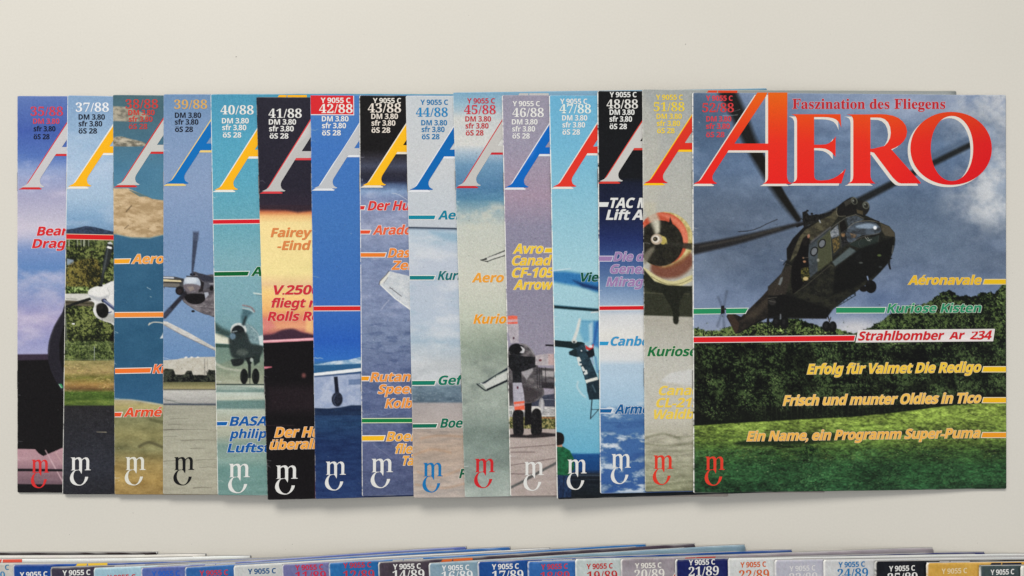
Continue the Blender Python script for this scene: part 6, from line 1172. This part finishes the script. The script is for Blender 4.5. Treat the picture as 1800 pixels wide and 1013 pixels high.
row = Stack(0.0011)
for idx, M in enumerate(MAGS):
    TL, BL = M['TL'], M['BL']
    TR = M.get('TR') or (TL[0] + W0, TL[1] + M['st'] * W0); BR = M.get('BR') or (BL[0] + W0 + 1, BL[1] + M['sb'] * W0)
    m = Mag(row, TL, BL, TR, BR)
    root = root_empty(m, M['label'], 'aviation magazines fanned out in a long row')
    last = idx == len(MAGS) - 1
    vis = 552 if last else max(MAGS[idx + 1]['TL'][0] - TL[0], MAGS[idx + 1]['BL'][0] - BL[0]) + 7
    cv = Canvas(min(TL[0], BL[0]) - 3, min(TL[1], TR[1]) - 4, max(TL[0], BL[0]) + vis + 3, max(BL[1], BR[1]) + 5, 1.25 if not last else 1.25)
    M['pic'](cv); creases(cv, M, idx); cv.tone(); cv.grain((4, 5, 3, 5, 6, 4, 4, 5, 4, 6, 7, 5, 4, 6, 4)[idx], 200 + idx)
    cover = build_cover(m, root, cv, vis, 1.0 if last else 1.12, seed=idx + 3, wear=1.0 if idx in (1, 4, 7, 10, 11, 12, 14) else .55)
    build_pages(m, root); build_back(m, root, M['bk'])
    build_staple(m, root, .193, .240); build_staple(m, root, .693, .740)
    # title
    if last:
        grad = lambda x, y: (232 + (min(y, 240) - 163) * .02, max(100 - (y - 163) * .62, 46 - (y - 250) * .18), 16 + max(0, min(12, (y - 190) * .2)))
        def g2(x, y):
            r, g, b = grad(x, y); k = min(max((x - 1560) / 180, 0), 1); return (r - 14 * k, g - 20 * k, b - 2 * k)
        P, Tt = cdt(TITLE, 10); Q = P + np.array([-4.8, 4.0])
        Q[:, 1] = np.maximum(Q[:, 1], 163.4); Q[:, 0] = np.maximum(Q[:, 0], 1218.2)
        print_sheet('title_lettering', m, cover, [(Q, Tt, (226, 220, 210), L1), (P, Tt, g2, L2)], 'large red-orange serif letters with a cream offset shadow')
        ps = lay_text('serif', 'Faszination des Fliegens', 1392.8, 1661.6, 191.4, 17.2, (0.008, 0.026))
        print_sheet('subtitle_lettering', m, cover, [(ps[1][0], ps[1][1], (214, 190, 200), L1), (ps[0][0], ps[0][1], (190, 34, 44), L2)])
        ZX = ZN
        q = [(50, 985), (66, 905), (937, 898), (925, 977)]; q = [(ZX[0] + a / ZX[2], ZX[1] + b / ZX[2]) for a, b in q]
        P, Tt = cdt([q], 14); print_sheet('headline_panel', m, cover, [(P, Tt, (230, 222, 220), L1 * 1.5)])
    else:
        face, sh, fx, fy = M['A']; dy = fy - 322.6
        bx = (BL[0] - TL[0]) / (BL[1] - TL[1])
        ytop = max(TL[1] - dy + 1.2, 150)
        pol = [fold_shift(M, p, fx - 4.6 + 9.1, fy, TL, BL) for p in polys_A(ytop)]
        P, Tt = cdt(pol, 14)
        # keep the foot on the sheet
        def clampx(Q):
            Q = Q.copy(); xl = TL[0] + (Q[:, 1] - TL[1]) * bx + .8; Q[:, 0] = np.maximum(Q[:, 0], xl); Q[:, 1] = np.maximum(Q[:, 1], TL[1] + 1.2 + max(M['st'], 0) * (Q[:, 0] - TL[0])); return Q
        print_sheet('title_letter', m, cover, [(clampx(P + np.array([-4.4, 3.9])), Tt, sh, L1), (clampx(P), Tt, face, L2)])
    # numbers and prices
    for k, (st, s, x0, x1, b, cap, col) in enumerate(M['num']):
        if st == 'serif': cap = 15.2
        if M['id'] == '42/88' and k == 0:
            for nm, pp, cc, dz in (('number_box', [(545.8, 167.8), (622.3, 168.6), (622.6, 202.9), (546.4, 202.6)], (226, 222, 222), L1), ('number_box', [(545.8, 167.8), (620.9, 168.5), (621.2, 201.3), (546.4, 201)], (214, 34, 42), L1 * 1.5)):
                P, Tt = cdt([pp], 14)
                if dz == L1: keep = (P, Tt, cc, dz)
                else: print_sheet('number_box', m, cover, [keep, (P, Tt, cc, dz)])
        (P, Tt), = lay_text(st, s, x0, x1, b, cap, (0.0 if st == 'serif' else 0.004,))
        print_sheet('issue_number' if st == 'serif' else ('postal_code_text' if s[0] == 'Y' else 'price_text'), m, cover, [(P, Tt, col, L2)])
    # rule bars
    for Z, x0, x1, y0, y1, sr, sl, face, bd, slope in BARS.get(M['id'], []):
        def rect(e):
            pts = []
            n = max(2, int((x1 - x0) / Z[2] / 12))
            top = [(x0 - sl / 2 - sl * 0 + (x1 + sr / 2 - x0 + sl / 2) * i / n, y0 - e) for i in range(n + 1)]
            bot = [(x0 + sl / 2 + (x1 - sr / 2 - x0 - sl / 2) * i / n, y1 + e) for i in range(n, -1, -1)]
            f = (e / 2 if sr else 0); h = (e / 2 if sl else 0)
            P = top + bot
            P = [(a, b + slope * (a - x0)) for a, b in P]
            P[n] = (P[n][0] + e * 1.3 * (1 if sr else 0), P[n][1]); P[n + 1] = (P[n + 1][0] + e * .9 * (1 if sr else 0), P[n + 1][1])
            if sl: P[0] = (P[0][0] - e * .9, P[0][1]); P[-1] = (P[-1][0] - e * 1.3, P[-1][1])
            P = [(Z[0] + a / Z[2], Z[1] + b / Z[2]) for a, b in P]
            T = [(i, i + 1, 2 * n - i) for i in range(n)] + [(i, 2 * n - i, 2 * n + 1 - i) for i in range(n)]
            return np.array(P), np.array(T, dtype=np.int32)
        def cl(P):
            P = P.copy(); v = (P[:, 1] - TL[1]) / (BL[1] - TL[1]); P[:, 0] = np.maximum(P[:, 0], TL[0] + v * (BL[0] - TL[0]) + .9)
            P[:, 0] = np.minimum(P[:, 0], TR[0] + v * (BR[0] - TR[0]) - .4); return P
        lay = []
        if bd: P, Tt = rect(4.6); lay.append((cl(P), Tt, bd, L1))
        P, Tt = rect(0); lay.append((cl(P), Tt, face, L2)); print_sheet('rule_bar', m, cover, lay)
    # headlines
    for Z, s, x0, x1, b, cap, face, bd, slope in HEAD.get(M['id'], []):
        offs = HEAD_OFF if bd else HEAD_OFF[:1]
        r = lay_text('sans', s, Z[0] + x0 / Z[2], Z[0] + x1 / Z[2], Z[1] + b / Z[2], cap / Z[2], offs, .25, slope)
        lay = []
        if bd: lay.append((r[1][0], r[1][1], bd, L1))
        lay.append((r[0][0], r[0][1], face, L3)); print_sheet('headline', m, cover, lay)
    # emblem
    x0, x1, y0, y1, col = M['logo']; sx = (x1 - x0) / 37.5; sy = (y1 - y0) / 49.6
    P, Tt = cdt([grow(ccw([(x0 + a * sx, y0 + b * sy) for a, b in p]), .16) for p in LOGO_M + LOGO_C], 0)
    print_sheet('emblem', m, cover, [(P, Tt, col, L2)])

low = Stack(0.0015, -0.75, 1.3)
for idx, M in enumerate(LOW):
    TL, TR = M['TL'], M['TR']
    s = (TR[1] - TL[1]) / W0 - .012
    BL = (TL[0] - s * 704 * .6, TL[1] + 704); BR = (TR[0] - s * 704 * .6, TR[1] + 700)
    m = Mag(low, TL, BL, TR, BR)
    root = root_empty(m, M['label'], 'aviation magazines of the front row cut by the picture edge')
    cv = Canvas(-20, 940, 120, 1080, 1.0); base = np.array(M['col'], float)
    cv.C[:] = base; n = fbm(cv.X + idx * 300, cv.Y + idx * 77, 22, 300 + idx, 5, 1.6 if idx != 17 else 9, .7) - .5
    cv.C += n[..., None] * (26 if idx != 17 else 60); cv.tone(); cv.grain(5, 400 + idx)
    class Shift:
        def __init__(s, c, dx): s.c = c; s.dx = dx
        def sample(s, X, Y): return s.c.sample((X - s.dx) % 119 - 19, 941 + (Y - 941) % 137)
    cover = build_cover(m, root, Shift(cv, TL[0]), 96 if TL[0] > -60 else 20, 2.4, hstep=4, seed=40 + idx, wear=.9)
    build_pages(m, root); build_back(m, root, (150, 150, 150)); build_staple(m, root, .193, .240)
    if M['A']:
        kx = (TR[1] - TL[1]) / (TR[0] - TL[0])
        def tr(P):
            lx = P[:, 0] - 1217.4; ly = P[:, 1] - 163.0
            return np.stack([TL[0] + lx - kx * ly * 0, TL[1] + ly + 1.1 + kx * lx], 1)
        P, Tt = cdt(polys_A(), 14); sh = P + np.array([-4.6, 4.0]); sh[:, 1] = np.maximum(sh[:, 1], 163.0)
        sh[:, 0] = np.maximum(sh[:, 0], 1219); P[:, 0] = np.maximum(P[:, 0], 1219)
        print_sheet('title_letter', m, cover, [(tr(sh), Tt, M['Ash'], L1), (tr(P), Tt, M['A'], L2)])
    Yt = M.get('Y')
    if isinstance(Yt, list):
        for s_, x0, x1, b, col in Yt:
            st = 'serif' if s_ == '9' else 'sans'
            (P, Tt), = lay_text(st, s_, x0, x1, b, 9.2 if s_ == 'C' else 15.2, (0.0 if st == 'serif' else 0.004,)); print_sheet('issue_number' if s_ == '9' else 'postal_code_text', m, cover, [(P, Tt, col, L2)])
    elif Yt:
        x0, x1, b, col = Yt
        (P, Tt), = lay_text('sans', 'Y 9055 C', x0, x1, b, 9.2, (0.006,), 0, SLOPE_LOW); print_sheet('postal_code_text', m, cover, [(P, Tt, col, L2)])
        if M.get('N'):
            s_, a, b_, bb = M['N']
            (P, Tt), = lay_text('serif', s_, a, b_, bb, 15.2, (0.0,), 0, SLOPE_LOW); print_sheet('issue_number', m, cover, [(P, Tt, col, L2)])
